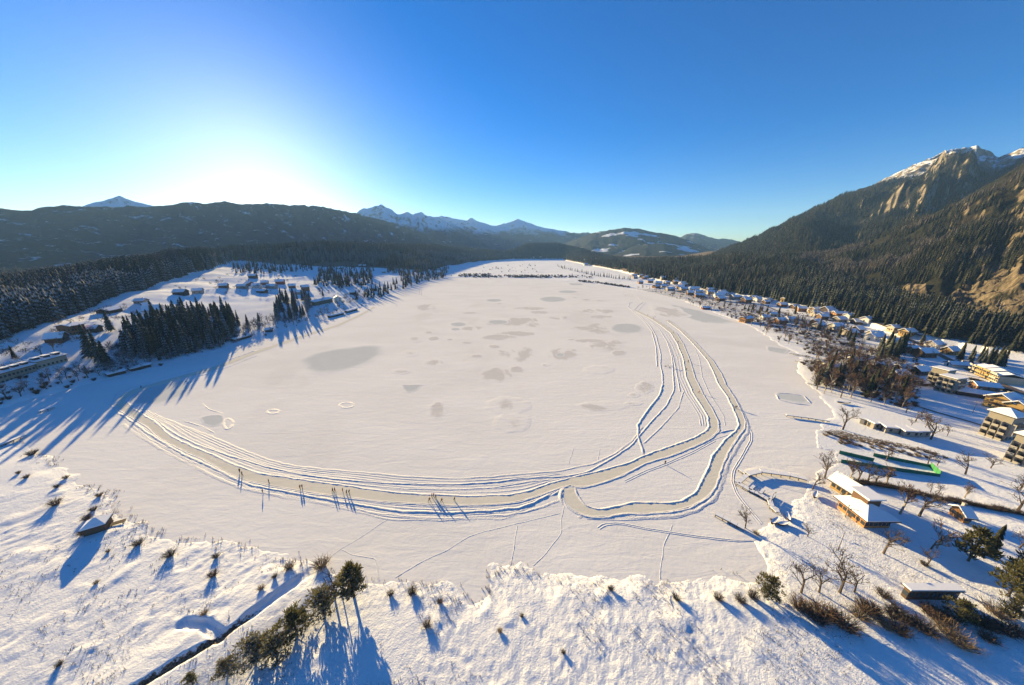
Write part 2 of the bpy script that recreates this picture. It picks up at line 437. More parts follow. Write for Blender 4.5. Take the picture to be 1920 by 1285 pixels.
# churned, earthy ground of the building site by the green screens and along the village
SITE = GP([(1535, 808), (1590, 826), (1660, 838), (1750, 852), (1790, 866), (1740, 845), (1640, 822), (1570, 806)])
sdd = poly_sd(ux, uy, SITE); soil = np.maximum(soil, 0.62 * sstep(3.0, -1.5, sdd))
VILL = GP([(1180, 541), (1300, 570), (1420, 612), (1500, 650), (1560, 700), (1700, 760), (1720, 700), (1600, 620), (1450, 575), (1300, 545)])
sdd = poly_sd(ux, uy, VILL); soil = np.maximum(soil, 0.50 * sstep(20, -12, sdd))
azu = np.arctan2(ux, uy); ru = np.hypot(ux, uy); _, on, t1, t2 = hill_height(azu, ru)
soil = np.maximum(soil, np.where(azu > math.radians(9), 0.75 * sstep(0.02, 0.2, t1) * (ru > 400) * (usd > 40), 0.72 * sstep(0.0, 0.06, t2)) * (V[:, 2] > 2.2))
soil = np.maximum(soil, 0.33 * sstep(0, 3, usd) * sstep(14, 6, usd) * (ru > 380) * (azu > 0.0))
me = mesh_np('snowy_ground', V, remap[q][:, ::-1], [MG], smooth=True, attrs={'soil': soil})
link('snowy_ground', me, kind='structure')
del X, Y, Z, A, RR

# frozen lake: one sheet, the land rises out of it
xs = np.concatenate([np.linspace(-2600, -420, 30), np.linspace(-400, 420, 83), np.linspace(450, 2600, 30)])
ys = np.concatenate([np.linspace(-200, 20, 6), np.linspace(30, 420, 40), np.linspace(440, 1000, 29)])
XX, YY = np.meshgrid(xs, ys); idx = np.arange(XX.size).reshape(XX.shape)
q = np.stack([idx[:-1, :-1], idx[:-1, 1:], idx[1:, 1:], idx[1:, :-1]], -1).reshape(-1, 4)
link('frozen_lake', mesh_np('frozen_lake', np.stack([XX.ravel(), YY.ravel(), 0 * XX.ravel()], 1), q, [ML], attrs={'ice': np.zeros(XX.size)}), kind='structure')

# patches of bare ice and wet snow: thin sheets with a soft rim
SHEET = [0.012]
def patch(pts, ice=0.0, wet=0.0, ring=7, jit=0.12, seed=0, track=0.0):
    pts = np.asarray(pts, float); c = pts.mean(0); rr_ = random.Random(seed)
    n = 48
    loop = np.vstack([pts, pts[:1]]); seg = np.hypot(*np.diff(loop, axis=0).T); s = np.concatenate([[0], np.cumsum(seg)])
    tt = np.linspace(0, s[-1], n, endpoint=False)
    P = np.stack([np.interp(tt, s, loop[:, 0]), np.interp(tt, s, loop[:, 1])], 1)
    for _ in range(2): P = 0.5 * P + 0.25 * (np.roll(P, 1, 0) + np.roll(P, -1, 0))
    j = fbm(np.arange(n) * 0.5 + seed * 7.7, np.full(n, seed * 3.1), 3, seed) - 0.5
    j = j * np.hanning(n) + np.roll(j, n // 2) * (1 - np.hanning(n))
    P = c + (P - c) * ((1.22 if ice else 1.4) + j[:, None] * 4 * jit)
    V = [np.append(c, SHEET[0])]; w = [1.0]
    for k in range(1, ring + 1):
        f = k / ring
        for p in P: V.append(np.append(c + (p - c) * f, SHEET[0] if k < ring else -0.02))
        w += [(1.0 if f < 0.6 else max(0.0, 1 - (f - 0.55) / 0.45)) if ice else 1 - f ** 1.6] * n
    F3 = np.array([(0, 1 + i, 1 + (i + 1) % n) for i in range(n)])
    F4 = np.array([(1 + k * n + i, 1 + (k + 1) * n + i, 1 + (k + 1) * n + (i + 1) % n, 1 + k * n + (i + 1) % n) for k in range(ring - 1) for i in range(n)])
    w = np.array(w)
    SHEET[0] += 0.0011
    me = mesh_np('ice_patch', np.array(V), [F3, F4], [ML], attrs={'ice': w * ice, 'wet': w * wet, 'track': w * track})
    if me.polygons[0].normal.z < 0: me.flip_normals()
    return link('ice_patch', me, kind='structure')
def blob(cx, cy, rx, ry, **k):
    """an oval given in photo points of the lake view"""
    return patch(GP([(cx + rx * math.cos(t), cy + ry * math.sin(t)) for t in np.linspace(0, 2 * math.pi, 20, endpoint=False)]), **k)
def E(x, y, rx, ry): return (560 + x / 2.824, 520 + y / 2.824, rx / 2.824, ry / 2.824)
sd_ = 1
for e in [(680, 160, 70, 14), (1230, 165, 75, 9), (1265, 187, 52, 7), (1380, 215, 55, 8), (1150, 236, 170, 20), (1270, 252, 80, 12), (930, 270, 60, 13),
          (1150, 300, 110, 13), (1060, 318, 90, 15), (1150, 405, 82, 36), (1395, 405, 80, 28), (1050, 515, 78, 33), (1150, 490, 34, 17), (735, 703, 44, 36), (725, 455, 52, 18), (715, 325, 28, 10),
          (1575, 180, 95, 13), (1590, 210, 85, 9), (1600, 272, 75, 28), (1500, 272, 65, 9), (1620, 365, 75, 24), (1545, 336, 70, 9), (1680, 345, 45, 10), (1695, 402, 32, 13), (1830, 585, 40, 27),
          (1775, 625, 26, 11), (1610, 683, 110, 21), (1770, 670, 42, 9), (800, 330, 12, 4), (890, 347, 22, 5), (690, 293, 32, 6), (1035, 367, 32, 8), (940, 418, 26, 7), (1310, 465, 20, 6), (905, 190, 42, 4), (1060, 140, 14, 3),
          (1460, 110, 20, 4), (1520, 120, 24, 4), (1600, 125, 26, 4), (1440, 330, 16, 4)]:
    x, y, a, b = E(*e); blob(x, y, a, b, wet=0.95, seed=sd_, jit=0.2); sd_ += 1
for e in [(1110, 680, 95, 40), (1130, 770, 85, 40), (1590, 490, 65, 18), (540, 500, 40, 12), (615, 330, 30, 14), (590, 405, 38, 12), (1410, 215, 24, 9)]:
    x, y, a, b = E(*e); blob(x, y, a, b, wet=0.5, seed=sd_, jit=0.15); sd_ += 1
for e in [(1345, 117, 68, 14), (1425, 77, 50, 7), (1035, 123, 40, 7), (1055, 238, 52, 11), (845, 250, 40, 10), (830, 276, 24, 7), (1735, 271, 82, 26), (1385, 412, 22, 9)]:
    x, y, a, b = E(*e); blob(x, y, a, b, ice=0.95, seed=sd_, jit=0.05); sd_ += 1
patch(GP([(564, 676), (590, 664), (635, 655), (690, 648), (714, 650), (717, 662), (690, 680), (650, 694), (612, 700), (580, 694)]), ice=0.95, seed=60, jit=0.02)
patch(GP([(752, 722), (790, 722), (783, 731), (766, 737), (758, 730)]), ice=0.95, seed=61, jit=0.1)
patch(GP([(240, 740), (262, 727), (310, 715), (352, 711), (356, 735), (330, 748), (280, 762), (248, 757)]), ice=0.95, seed=62, jit=0.02)
patch(GP([(377, 784), (392, 779), (415, 779), (420, 790), (402, 800), (383, 796)]), ice=0.9, seed=63, jit=0.05)
patch(GP([(1457, 738), (1480, 739), (1508, 744), (1516, 756), (1490, 754), (1460, 748)]), ice=1.0, seed=64, jit=0.03)
patch(GP([(1262, 572), (1300, 580), (1350, 594), (1372, 604), (1345, 607), (1315, 604), (1290, 597), (1275, 585)]), ice=0.9, seed=65, jit=0.15)
patch(GP([(1225, 572), (1270, 578), (1290, 592), (1260, 597), (1230, 590)]), wet=0.8, seed=66, jit=0.2)
patch(GP([(1440, 650), (1480, 656), (1470, 664), (1440, 658)]), ice=0.8, seed=67)
patch(GP([(1065, 531), (1090, 532), (1095, 535), (1070, 535)]), ice=0.8, seed=68)
patch(GP([(1405, 885), (1430, 880), (1500, 893), (1498, 920), (1440, 905), (1420, 897)]), wet=0.4, seed=69)

# skating lanes
def resample(P, step):
    P = np.asarray(P, float); seg = np.hypot(*np.diff(P[:, :2], axis=0).T); s = np.concatenate([[0], np.cumsum(seg)])
    n = max(3, int(s[-1] / step)); t = np.linspace(0, s[-1], n)
    return np.stack([np.interp(t, s, P[:, k]) for k in range(P.shape[1])], 1)
def smooth_line(P, k=3):
    for _ in range(k): P[1:-1] = 0.5 * P[1:-1] + 0.25 * (P[:-2] + P[2:])
    return P
def lane(L, Rr, z=0.09, amount=1.0):
    """ice lane between a left and a right edge given in photo points"""
    a = smooth_line(resample(GP(L), 1.5)); n = len(a)
    b = GP(Rr); seg = np.hypot(*np.diff(b, axis=0).T); s = np.concatenate([[0], np.cumsum(seg)])
    t = np.linspace(0, s[-1], n); b = smooth_line(np.stack([np.interp(t, s, b[:, 0]), np.interp(t, s, b[:, 1])], 1))
    V = []; w = []; K = 7
    for i in range(n):
        for k in range(K):
            f = k / (K - 1); p = a[i] * (1 - f) + b[i] * f
            V.append((p[0], p[1], z)); w.append(amount * (0.25 if k in (0, K - 1) else 1.0))
    idx = np.arange(n * K).reshape(n, K)
    q = np.stack([idx[:-1, :-1], idx[:-1, 1:], idx[1:, 1:], idx[1:, :-1]], -1).reshape(-1, 4)
    me = mesh_np('skating_lane', V, q, [ML], attrs={'track': w})
    if me.polygons[0].normal.z < 0: me.flip_normals()
    link('skating_lane', me, kind='structure')
UP = [(235, 752), (252, 768), (289, 791), (319, 818), (362, 839), (400, 854), (433, 870), (484, 888), (552, 898), (633, 909), (720, 922), (761, 926), (870, 931), (951, 929), (991, 922), (1032, 907), (1073, 896)]
LO = [(214, 760), (240, 778), (273, 797), (300, 821), (341, 843), (384, 862), (425, 886), (457, 900), (511, 911), (579, 924), (660, 934), (720, 941), (761, 943), (842, 948), (924, 946), (972, 941), (1018, 927), (1046, 916), (1070, 910)]
UP2 = [(1073, 896), (1140, 880), (1181, 868), (1204, 857), (1236, 845), (1272, 833), (1303, 821), (1324, 809), (1330, 799), (1327, 780), (1312, 756), (1300, 738), (1287, 708), (1281, 672), (1270, 645), (1258, 625), (1240, 611), (1222, 599), (1187, 582)]
LO2 = [(1070, 911), (1092, 915), (1128, 906), (1168, 891), (1212, 868), (1260, 854), (1307, 835), (1331, 823), (1348, 808), (1346, 789), (1334, 765), (1319, 741), (1303, 708), (1293, 675), (1281, 645), (1268, 625), (1250, 611), (1230, 599), (1195, 582)]
LI = [(1078, 915), (1080, 927), (1099, 950), (1125, 956), (1154, 951), (1188, 943), (1224, 943), (1255, 945), (1279, 940), (1303, 926), (1315, 907), (1329, 876), (1336, 856), (1348, 842), (1360, 825), (1379, 810), (1386, 799), (1384, 787), (1374, 765), (1365, 746), (1347, 720), (1338, 698), (1328, 678), (1300, 645), (1275, 620), (1250, 602)]
LX = [(1056, 917), (1052, 931), (1060, 946), (1080, 962), (1104, 969), (1135, 969), (1168, 963), (1224, 962), (1260, 959), (1295, 951), (1327, 933), (1343, 912), (1351, 883), (1363, 852), (1379, 825), (1396, 801), (1398, 789), (1391, 773), (1379, 749), (1360, 719), (1352, 700), (1337, 676), (1306, 643), (1281, 619), (1256, 601)]
lane(UP, LO, 0.09); lane(UP2, LO2, 0.095); lane(LI, LX, 0.10)
lane([(475, 660), (400, 688), (325, 708), (258, 727), (225, 741), (214, 760)], [(480, 663), (405, 693), (330, 714), (266, 732), (240, 744), (235, 752)], 0.085)
lane([(701, 575), (676, 589), (632, 609), (570, 628), (475, 660)], [(704, 577), (679, 592), (636, 612), (574, 631), (480, 663)], 0.08, 0.7)

# ploughed snow banks, tyre ruts, ski trails and footprints: low ridges of real snow
def bank(pts, w=0.9, h=0.45, gap=0.0, seed=1, px=True, step=0.55, lump=0.38, z=0.0):
    P = GP(pts) if px else np.asarray(pts, float)
    w, h = w * 0.62, h * 0.32
    P = smooth_line(resample(P, step), 4); n = len(P)
    T = np.gradient(P, axis=0); T /= np.hypot(T[:, 0], T[:, 1])[:, None] + 1e-9; N = np.stack([-T[:, 1], T[:, 0]], 1)
    s = np.arange(n) * step
    hh = h * (1 + lump * 2 * (fbm(s / 1.3 + seed * 13, s * 0 + seed, 3, seed) - 0.5)); ww = w * (1 + 0.6 * (fbm(s / 2.1 + seed * 5, s * 0 + 9, 2, seed) - 0.5))
    off = 0.35 * w * 2 * (fbm(s / 3.0, s * 0 + seed * 3, 2, seed + 3) - 0.5)
    hh *= np.clip(np.minimum(s, s[-1] - s) / (3 * w), 0.02, 1)
    if gap > 0: hh *= 0.15 + 0.85 * sstep(gap - 0.12, gap + 0.25, fbm(s / 9 + seed * 3.7, s * 0 + seed, 3, seed + 50))
    prof = [(-1.0, -0.06), (-0.55, 0.45), (-0.12, 0.95), (0.25, 1.0), (0.65, 0.42), (1.0, -0.06)]
    pu, pv_ = np.array(prof).T; rg = np.where(pv_ < 0, 0.0, lump)[None]
    lat = pu[None] * ww[:, None] * (1 + 0.5 * rg * rng.uniform(-1, 1, (n, len(prof)))) + off[:, None]
    V = np.concatenate([P[:, None] + N[:, None] * lat[..., None], (z + pv_[None] * hh[:, None] * (1 + 0.55 * rg * rng.uniform(-1, 1, (n, len(prof)))) + np.where(pv_ > 0, 0.02, 0.0)[None])[..., None]], 2).reshape(-1, 3)
    K = len(prof); idx = np.arange(n * K).reshape(n, K)
    q = np.stack([idx[:-1, :-1], idx[:-1, 1:], idx[1:, 1:], idx[1:, :-1]], -1)
    q = q.reshape(-1, 4)
    me = mesh_np('snow_bank', V, q[:, ::-1], [M_bank], smooth=True)
    return link('snow_bank', me, kind='structure')
def between(A, B, f, n=40):
    a, b = np.array(A, float), np.array(B, float); out = []
    for P_ in (a, b):
        sg = np.concatenate([[0], np.cumsum(np.hypot(*np.diff(P_, axis=0).T))]); t = np.linspace(0, sg[-1], n); out.append(np.stack([np.interp(t, sg, P_[:, 0]), np.interp(t, sg, P_[:, 1])], 1))
    return [tuple(p) for p in out[0] * (1 - f) + out[1] * f]
def shift(pts, dx, dy): return [(x + dx, y + dy) for x, y in pts]
bank([(480, 657), (400, 685), (325, 704), (256, 723), (220, 738), (208, 760), (225, 778)], 0.9, 0.4, seed=150); bank([(484, 666), (408, 696), (332, 717), (268, 735), (244, 746), (239, 754), (256, 771)], 0.8, 0.35, seed=151)
bank(UP, 1.0, 0.5, seed=1); bank(shift(LO, -1, 2), 0.7, 0.3, seed=2)
bank([(225, 775), (251, 794), (276, 812), (308, 832), (346, 854), (390, 873), (430, 894), (471, 911), (539, 923), (606, 936), (720, 955), (761, 960), (856, 962), (924, 958), (978, 952), (1010, 939), (1032, 926)], 1.1, 0.55, seed=3)
bank([(680, 960), (788, 972), (897, 973), (978, 962), (1020, 950), (1050, 938)], 1.0, 0.22, gap=0.35, seed=4)
bank([(230, 795), (262, 818), (300, 842), (350, 868), (400, 893), (450, 915), (520, 930), (606, 944), (680, 958)], 1.2, 0.2, gap=0.45, seed=5)
bank([(345, 842), (400, 862), (460, 884), (540, 893), (620, 903), (680, 910), (761, 917), (842, 919), (924, 915), (991, 904), (1035, 900)], 0.6, 0.2, seed=6, gap=0.2)
bank([(300, 795), (330, 815), (372, 835), (430, 855), (500, 876), (560, 889), (640, 900), (734, 907), (842, 909), (924, 905), (978, 897), (1059, 894), (1100, 886), (1140, 865), (1181, 838), (1195, 822), (1219, 794), (1250, 760), (1264, 732), (1262, 700), (1260, 670), (1252, 645)], 0.8, 0.36, seed=7)
bank([(310, 785), (345, 800), (395, 818), (445, 840), (500, 862), (545, 873), (600, 880), (680, 886), (761, 894), (856, 898), (924, 894), (978, 889), (1046, 884), (1113, 870), (1154, 851), (1188, 825), (1205, 800)], 0.9, 0.2, gap=0.3, seed=8)
bank([(300, 790), (400, 835), (450, 856), (520, 880), (600, 893), (700, 905)], 0.5, 0.16, gap=0.5, seed=9)
OUT_LO = [(225, 775), (251, 794), (276, 812), (308, 832), (346, 854), (390, 873), (430, 894), (471, 911), (539, 923), (606, 936), (720, 955), (761, 960), (856, 962), (924, 958), (978, 952), (1010, 939), (1032, 926)]
OUT_UP = [(310, 785), (345, 800), (395, 818), (445, 840), (500, 862), (545, 873), (600, 880), (680, 886), (761, 894), (856, 898), (924, 894), (978, 889), (1046, 884), (1060, 890)]
for k, f in enumerate((0.2, 0.38, 0.55, 0.7, 0.85)): bank(between(UP, OUT_UP, f), R.uniform(0.5, 0.8), R.uniform(0.12, 0.26), gap=0.4, seed=110 + k)
for k, f in enumerate((0.3, 0.6, 1.35, 1.7, 2.0)): bank(between(LO, OUT_LO, f), R.uniform(0.5, 0.9), R.uniform(0.10, 0.2), gap=0.42, seed=120 + k)
for k, f in enumerate((0.25, 0.5, 0.75)): bank(between(shift(LX[6:20], 2, 3), shift(LX[6:20], 9, 12), f), R.uniform(0.5, 0.9), R.uniform(0.12, 0.24), gap=0.35, seed=130 + k)
for k, dx in enumerate((-16, -11, -6, 30)): bank(shift(UP2[8:], dx, 0), R.uniform(0.5, 0.8), R.uniform(0.12, 0.22), gap=0.4, seed=140 + k)
bank(UP2, 1.1, 0.62, seed=10); bank(shift(LO2, 1, 1), 0.9, 0.35, seed=11)
bank(LI, 1.0, 0.62, seed=12); bank(shift(LX, 1, 2), 1.0, 0.4, seed=13)
bank(shift(LX[6:20], 6, 9), 1.4, 0.28, gap=0.25, seed=14)
bank([(1243, 720), (1236, 742), (1212, 772), (1196, 797), (1196, 820), (1203, 838), (1206, 852)], 1.0, 0.55, seed=15)
bank([(1232, 688), (1230, 650), (1222, 622), (1209, 604), (1190, 587), (1178, 576), (1180, 569), (1186, 567)], 0.9, 0.4, seed=16)
bank([(1243, 720), (1242, 702), (1238, 684), (1239, 665), (1230, 630), (1219, 611), (1200, 592), (1187, 584), (1196, 574), (1205, 567), (1197, 558), (1188, 555)], 0.8, 0.4, seed=17)
bank([(1275, 735), (1268, 697), (1262, 668), (1250, 640), (1236, 617), (1216, 600), (1194, 586), (1203, 575), (1210, 568), (1200, 558)], 0.7, 0.32, seed=18)
bank([(1281, 735), (1272, 765), (1250, 790), (1225, 815), (1206, 832)], 0.7, 0.22, seed=19, gap=0.3)
bank([(1348, 812), (1362, 808), (1379, 806)], 0.8, 0.5, seed=20)
bank([(1058, 912), (1051, 922), (1050, 934), (1058, 946)], 1.4, 0.8, seed=21); bank([(1030, 930), (1042, 926), (1050, 918)], 1.2, 0.6, seed=22)
bank([(1085, 972), (1095, 966), (1090, 960)], 1.2, 0.5, seed=23)
bank([(1398, 800), (1406, 812), (1406, 826), (1389, 857), (1373, 883), (1371, 902), (1379, 926), (1389, 940), (1427, 984)], 0.35, 0.14, seed=24)
bank([(1402, 798), (1410, 812), (1410, 827), (1393, 858), (1377, 884), (1375, 902), (1383, 925), (1393, 939), (1430, 982)], 0.35, 0.14, seed=25)
bank([(1100, 974), (1180, 975), (1270, 972), (1300, 962), (1345, 930)], 0.35, 0.13, seed=26)
bank([(1120, 990), (1130, 982), (1160, 980), (1220, 992), (1300, 1004), (1380, 1013), (1425, 1012)], 0.35, 0.13, seed=27)
bank([(1124, 993), (1136, 985), (1162, 983), (1222, 995), (1300, 1007), (1380, 1016), (1428, 1014)], 0.35, 0.13, seed=28)
bank([(1170, 902), (1212, 882), (1250, 868), (1300, 846), (1340, 824), (1376, 812)], 0.3, 0.12, seed=29); bank([(1172, 905), (1214, 885), (1252, 871), (1302, 849), (1342, 827)], 0.3, 0.12, seed=30)
for k, p in enumerate([[(1060, 948), (1052, 975), (1052, 1000), (1030, 1030), (1000, 1062)], [(970, 985), (962, 1020), (957, 1066)], [(730, 975), (690, 1000), (640, 1030), (608, 1055)],
                       [(1050, 965), (960, 985), (880, 1005), (800, 1050), (740, 1085)], [(640, 1030), (660, 1040), (705, 1048), (710, 1090)], [(1260, 985), (1245, 1030), (1240, 1095)], 
                       [(1390, 940), (1420, 985)], [(1240, 1105), (1262, 1150), (1310, 1190), (1370, 1222), (1440, 1250), (1500, 1285)], [(1120, 872), (1125, 842)], [(1065, 870), (1075, 840)]]):
    Pw = GP(p); Pw = resample(Pw, 1.2); Pw = Pw + 1.6 * np.stack([fbm(np.arange(len(Pw)) / 7.0, np.arange(len(Pw)) * 0.0 + k, 3, k) - .5, fbm(np.arange(len(Pw)) / 7.0, np.arange(len(Pw)) * 0.0 + k + 40, 3, k) - .5], 1)
    zz = float(np.mean([max(gz(a, b), 0) for a, b in Pw[::6]])) if p[-1][1] > 1200 else 0.0
    bank(Pw, 0.20, 0.045, gap=0.3, seed=70 + k, px=False, step=0.3, z=zz, lump=1.2)
for c, rx, ry in [((650, 760), 14, 5), ((512, 772), 12, 4), ((427, 795), 9, 10)]:
    bank([(c[0] + rx * math.cos(t), c[1] + ry * math.sin(t)) for t in np.linspace(0, 6.2, 24)], 1.3, 0.28, seed=95)
bank([(1455, 737), (1480, 738), (1508, 743), (1520, 757)], 0.9, 0.5, seed=96); bank([(1455, 740), (1460, 750), (1490, 757), (1518, 760)], 0.9, 0.5, seed=97)
bank([(380, 757), (392, 768), (420, 776)], 0.5, 0.25, seed=98, gap=0.3); bank([(345, 790), (380, 800), (402, 812)], 0.5, 0.25, seed=99, gap=0.4)

# ------------------------------------------------------------------ mountains
def inside_px(x, y, z, poly):
    """which points, seen from the viewpoint, fall in an outline of the photo"""
    d = y * CP - (z - H) * SP; u = CX + FPX * x / d; v = CY - FPX * (y * SP + (z - H) * CP) / d
    c = np.zeros(x.shape, bool); n = len(poly)
    for i in range(n):
        ax, ay = poly[i]; bx, by = poly[(i + 1) % n]
        if ay == by: continue
        c ^= ((ay > v) != (by > v)) & (u < (bx - ax) * (v - ay) / (by - ay) + ax)
    return c
CLIFFS = [[(1772, 566), (1800, 538), (1850, 516), (1920, 498), (2000, 490), (2000, 612), (1900, 612), (1830, 606), (1790, 590)], [(1836, 488), (1888, 488), (1892, 518), (1838, 520)], [(1695, 538), (1736, 538), (1738, 562), (1695, 562)], [(1895, 430), (1930, 425), (1930, 450), (1900, 455)]]
def mountain(name, sky_pts, rc, r0, back, z0, mat, amp=0.22, nu=260, nv=90, jag=0.0, seed=0, nscale=420.0, pw=1.15, pad=0.0, cliffs=()):
    """sky_pts: skyline in photo points; rc: range of the crest (number or one per point); r0: range of its foot"""
    rcs = rc if isinstance(rc, (list, tuple)) else [rc] * len(sky_pts)
    S = at_range([(p[0], p[1], r) for p, r in zip(sky_pts, rcs)])
    a0, a1 = S[0, 0], S[-1, 0]
    u = np.linspace(a0, a1, nu)
    cr = np.interp(u, S[:, 0], S[:, 1]); cz = np.interp(u, S[:, 0], S[:, 2])
    arc = u * cr.mean()
    cz = cz + jag * (fbm(arc / 90, arc * 0 + seed, 4, seed) - 0.5) * 2
    f0 = np.interp(u, S[:, 0], np.linspace(r0[0], r0[1], len(S))) if isinstance(r0, tuple) else np.full(nu, float(r0))
    v = np.concatenate([np.linspace(0, 1, nv), 1 + np.linspace(0.05, 1, nv // 4)])
    U, Vv = np.meshgrid(u, v); CR = cr[None]; CZ = cz[None]; F0 = f0[None]
    rad = np.where(Vv <= 1, F0 + (CR - F0) * Vv, CR + (Vv - 1) * back)
    x = rad * np.sin(U); y = rad * np.cos(U)
    rel = CZ - z0
    zf = z0 + rel * Vv ** pw
    zb = z0 + rel * (1 - sstep(0, 1, Vv - 1))
    z = np.where(Vv <= 1, zf, zb)
    env = np.where(Vv <= 1, np.sin(np.clip(Vv, 0, 1) * math.pi) ** 0.8, 0.3 * (Vv - 1))
    n = fbm(x / nscale, y / nscale, 6, seed + 2, ridged=True) - 0.62
    gul = fbm(U * cr.mean() / (nscale * 0.45), rad / (nscale * 1.8), 4, seed + 9, ridged=True) - 0.6
    z = z + env * rel * amp * (n * 1.3 + gul * 1.1)
    z = z + rel * 0.07 * sstep(0.55, 0.95, Vv) * (Vv <= 1.3) * (fbm(x / (nscale * 0.16), y / (nscale * 0.16), 4, seed + 31, ridged=True) - 0.6)
    edge = sstep(0, 0.02, (U - a0) / (a1 - a0)) * sstep(0, 0.02, (a1 - U) / (a1 - a0)) if pad else 1.0
    z = z0 + (z - z0) * edge
    z = np.where(Vv == 0, z0 - 30, z); att = None
    if cliffs:
        cl = np.zeros(x.shape)
        for c_ in cliffs: cl = np.maximum(cl, inside_px(x, y, z, c_).astype(float))
        for _ in range(3): cl[1:-1, 1:-1] = (cl[1:-1, 1:-1] + cl[:-2, 1:-1] + cl[2:, 1:-1] + cl[1:-1, :-2] + cl[1:-1, 2:]) / 5
        z = z + cl * 16 * (fbm(x / 26, y / 26, 4, 88, ridged=True) - 0.6) + cl * 7 * np.floor(4 * fbm(x / 45, y / 45, 2, 89)) / 4
        att = {'cliff': cl.ravel()}
    idx = np.arange(x.size).reshape(x.shape)
    q = np.stack([idx[:-1, :-1], idx[:-1, 1:], idx[1:, 1:], idx[1:, :-1]], -1).reshape(-1, 4)
    me = mesh_np(name, np.stack([x.ravel(), y.ravel(), z.ravel()], 1), q[:, ::-1], [mat], smooth=True, attrs=att)
    o = link(name, me, kind='structure')
    return o, (x, y, z, Vv)
M_left = mat_mountain('left_range', forest=(0.016, 0.020, 0.018), forest2=(0.036, 0.034, 0.028), z_tree=900, snow_patch=0.55, tscale=0.03, steep=0.05)
M_right = mat_mountain('right_range', forest=(0.020, 0.023, 0.016), forest2=(0.045, 0.036, 0.025), rock=(0.26, 0.22, 0.17), z_tree=385, z_band=60, snow_patch=0.68, tscale=0.035, steep=0.85, crag=0.50)
M_near = mat_mountain('near_slope', forest=(0.030, 0.034, 0.016), forest2=(0.042, 0.033, 0.022), rock=(0.25, 0.20, 0.135), z_tree=900, snow_patch=0.66, tscale=0.08, steep=0.48, rock_bias=0.0)
M_far = mat_mountain('far_range', forest=(0.03, 0.035, 0.04), forest2=(0.05, 0.05, 0.05), rock=(0.16, 0.16, 0.17), z_tree=250, z_band=130, snow_patch=0.57, tscale=0.012, steep=0.70)
M_mid = mat_mountain('middle_hill', forest=(0.02, 0.027, 0.025), forest2=(0.035, 0.038, 0.03), z_tree=2000, snow_patch=0.72, tscale=0.03, clear=0.60, steep=0.4)
mountain('mountain', [(-420, 400), (-200, 385), (0, 392), (60, 396), (90, 388), (120, 387), (155, 389), (230, 388), (300, 388), (320, 383), (390, 380), (470, 380), (520, 384), (560, 385), (600, 388), (640, 396), (700, 407), (760, 426), (820, 447), (880, 462), (960, 476)],
         [3300] * 12 + [3300, 3350, 3400, 3450, 3550, 3600, 3650, 3700, 3800], (760, 3000), 900, 0, M_left, amp=0.16, nu=420, nv=110, jag=7, seed=3, nscale=520, pw=2.4)
mountain('mountain', [(90, 400), (150, 389), (190, 376), (225, 369), (250, 377), (300, 389), (360, 402)], 4500, 3900, 700, 150, M_far, amp=0.12, nu=90, nv=40, jag=4, seed=13, nscale=500)
mountain('mountain', [(600, 440), (650, 408), (685, 391), (700, 388), (716, 385), (735, 393), (746, 402), (762, 397), (775, 403), (790, 398), (806, 408), (822, 408), (850, 420), (880, 436), (915, 452), (960, 470)],
         4900, 3600, 1200, 0, M_far, amp=0.30, nu=200, nv=90, jag=16, seed=21, nscale=620, pw=1.5)
mountain('mountain', [(760, 430), (800, 412), (828, 404), (850, 411), (868, 413), (886, 410), (900, 418), (930, 424), (970, 412), (990, 418), (1020, 428), (1050, 432), (1075, 437), (1100, 436), (1130, 447)],
         5900, 4700, 1200, 0, M_far, amp=0.26, nu=200, nv=80, jag=16, seed=27, nscale=700, pw=1.5)
mountain('mountain', [(1020, 470), (1062, 456), (1100, 441), (1130, 433), (1170, 428), (1200, 430), (1230, 436), (1265, 442), (1300, 455), (1340, 472), (1380, 486)], 4200, 2900, 1000, 0, M_mid, amp=0.16, nu=150, nv=70, jag=5, seed=33, nscale=500)
mountain('mountain', [(1110, 488), (1150, 475), (1180, 464), (1215, 457), (1245, 457), (1270, 467), (1300, 476), (1340, 486)], 3300, 2500, 800, 0, M_mid, amp=0.1, nu=100, nv=50, jag=5, seed=39, nscale=300)
mountain('mountain', [(1200, 462), (1240, 452), (1275, 446), (1288, 439), (1303, 436), (1318, 441), (1340, 447), (1370, 449), (1400, 456), (1440, 470)], 6200, 4800, 1000, 0, M_far, amp=0.24, nu=120, nv=60, jag=14, seed=45, nscale=600, pw=1.5)
big_o, BIG = mountain('mountain', [(1330, 478), (1385, 458), (1440, 430), (1480, 414), (1520, 396), (1560, 379), (1600, 361), (1650, 341), (1690, 325), (1720, 310), (1742, 298), (1770, 284), (1800, 283), (1830, 279), (1855, 284), (1872, 291), (1895, 284), (1920, 277), (2000, 268), (2150, 270), (2400, 285)],
         [2150, 2150, 2250, 2350, 2450, 2550, 2650, 2750, 2800, 2850, 2900, 2950, 3000, 3000, 3000, 3000, 3000, 3000, 3000, 3000, 3000], (1100, 900), 900, 10, M_right, amp=0.36, nu=520, nv=170, jag=18, seed=51, nscale=460, pw=1.25)
near_o, NEAR = mountain('mountain', [(1420, 487), (1460, 481), (1540, 476), (1615, 461), (1677, 433), (1735, 405), (1800, 378), (1845, 350), (1915, 314), (1990, 285), (2150, 265), (2500, 260)],
         [1150, 1150, 1180, 1200, 1220, 1240, 1260, 1280, 1300, 1300, 1300, 1300], (800, 455), 500, 6, M_near, amp=0.30, nu=460, nv=170, jag=5, seed=57, nscale=190, pw=1.15, cliffs=CLIFFS)

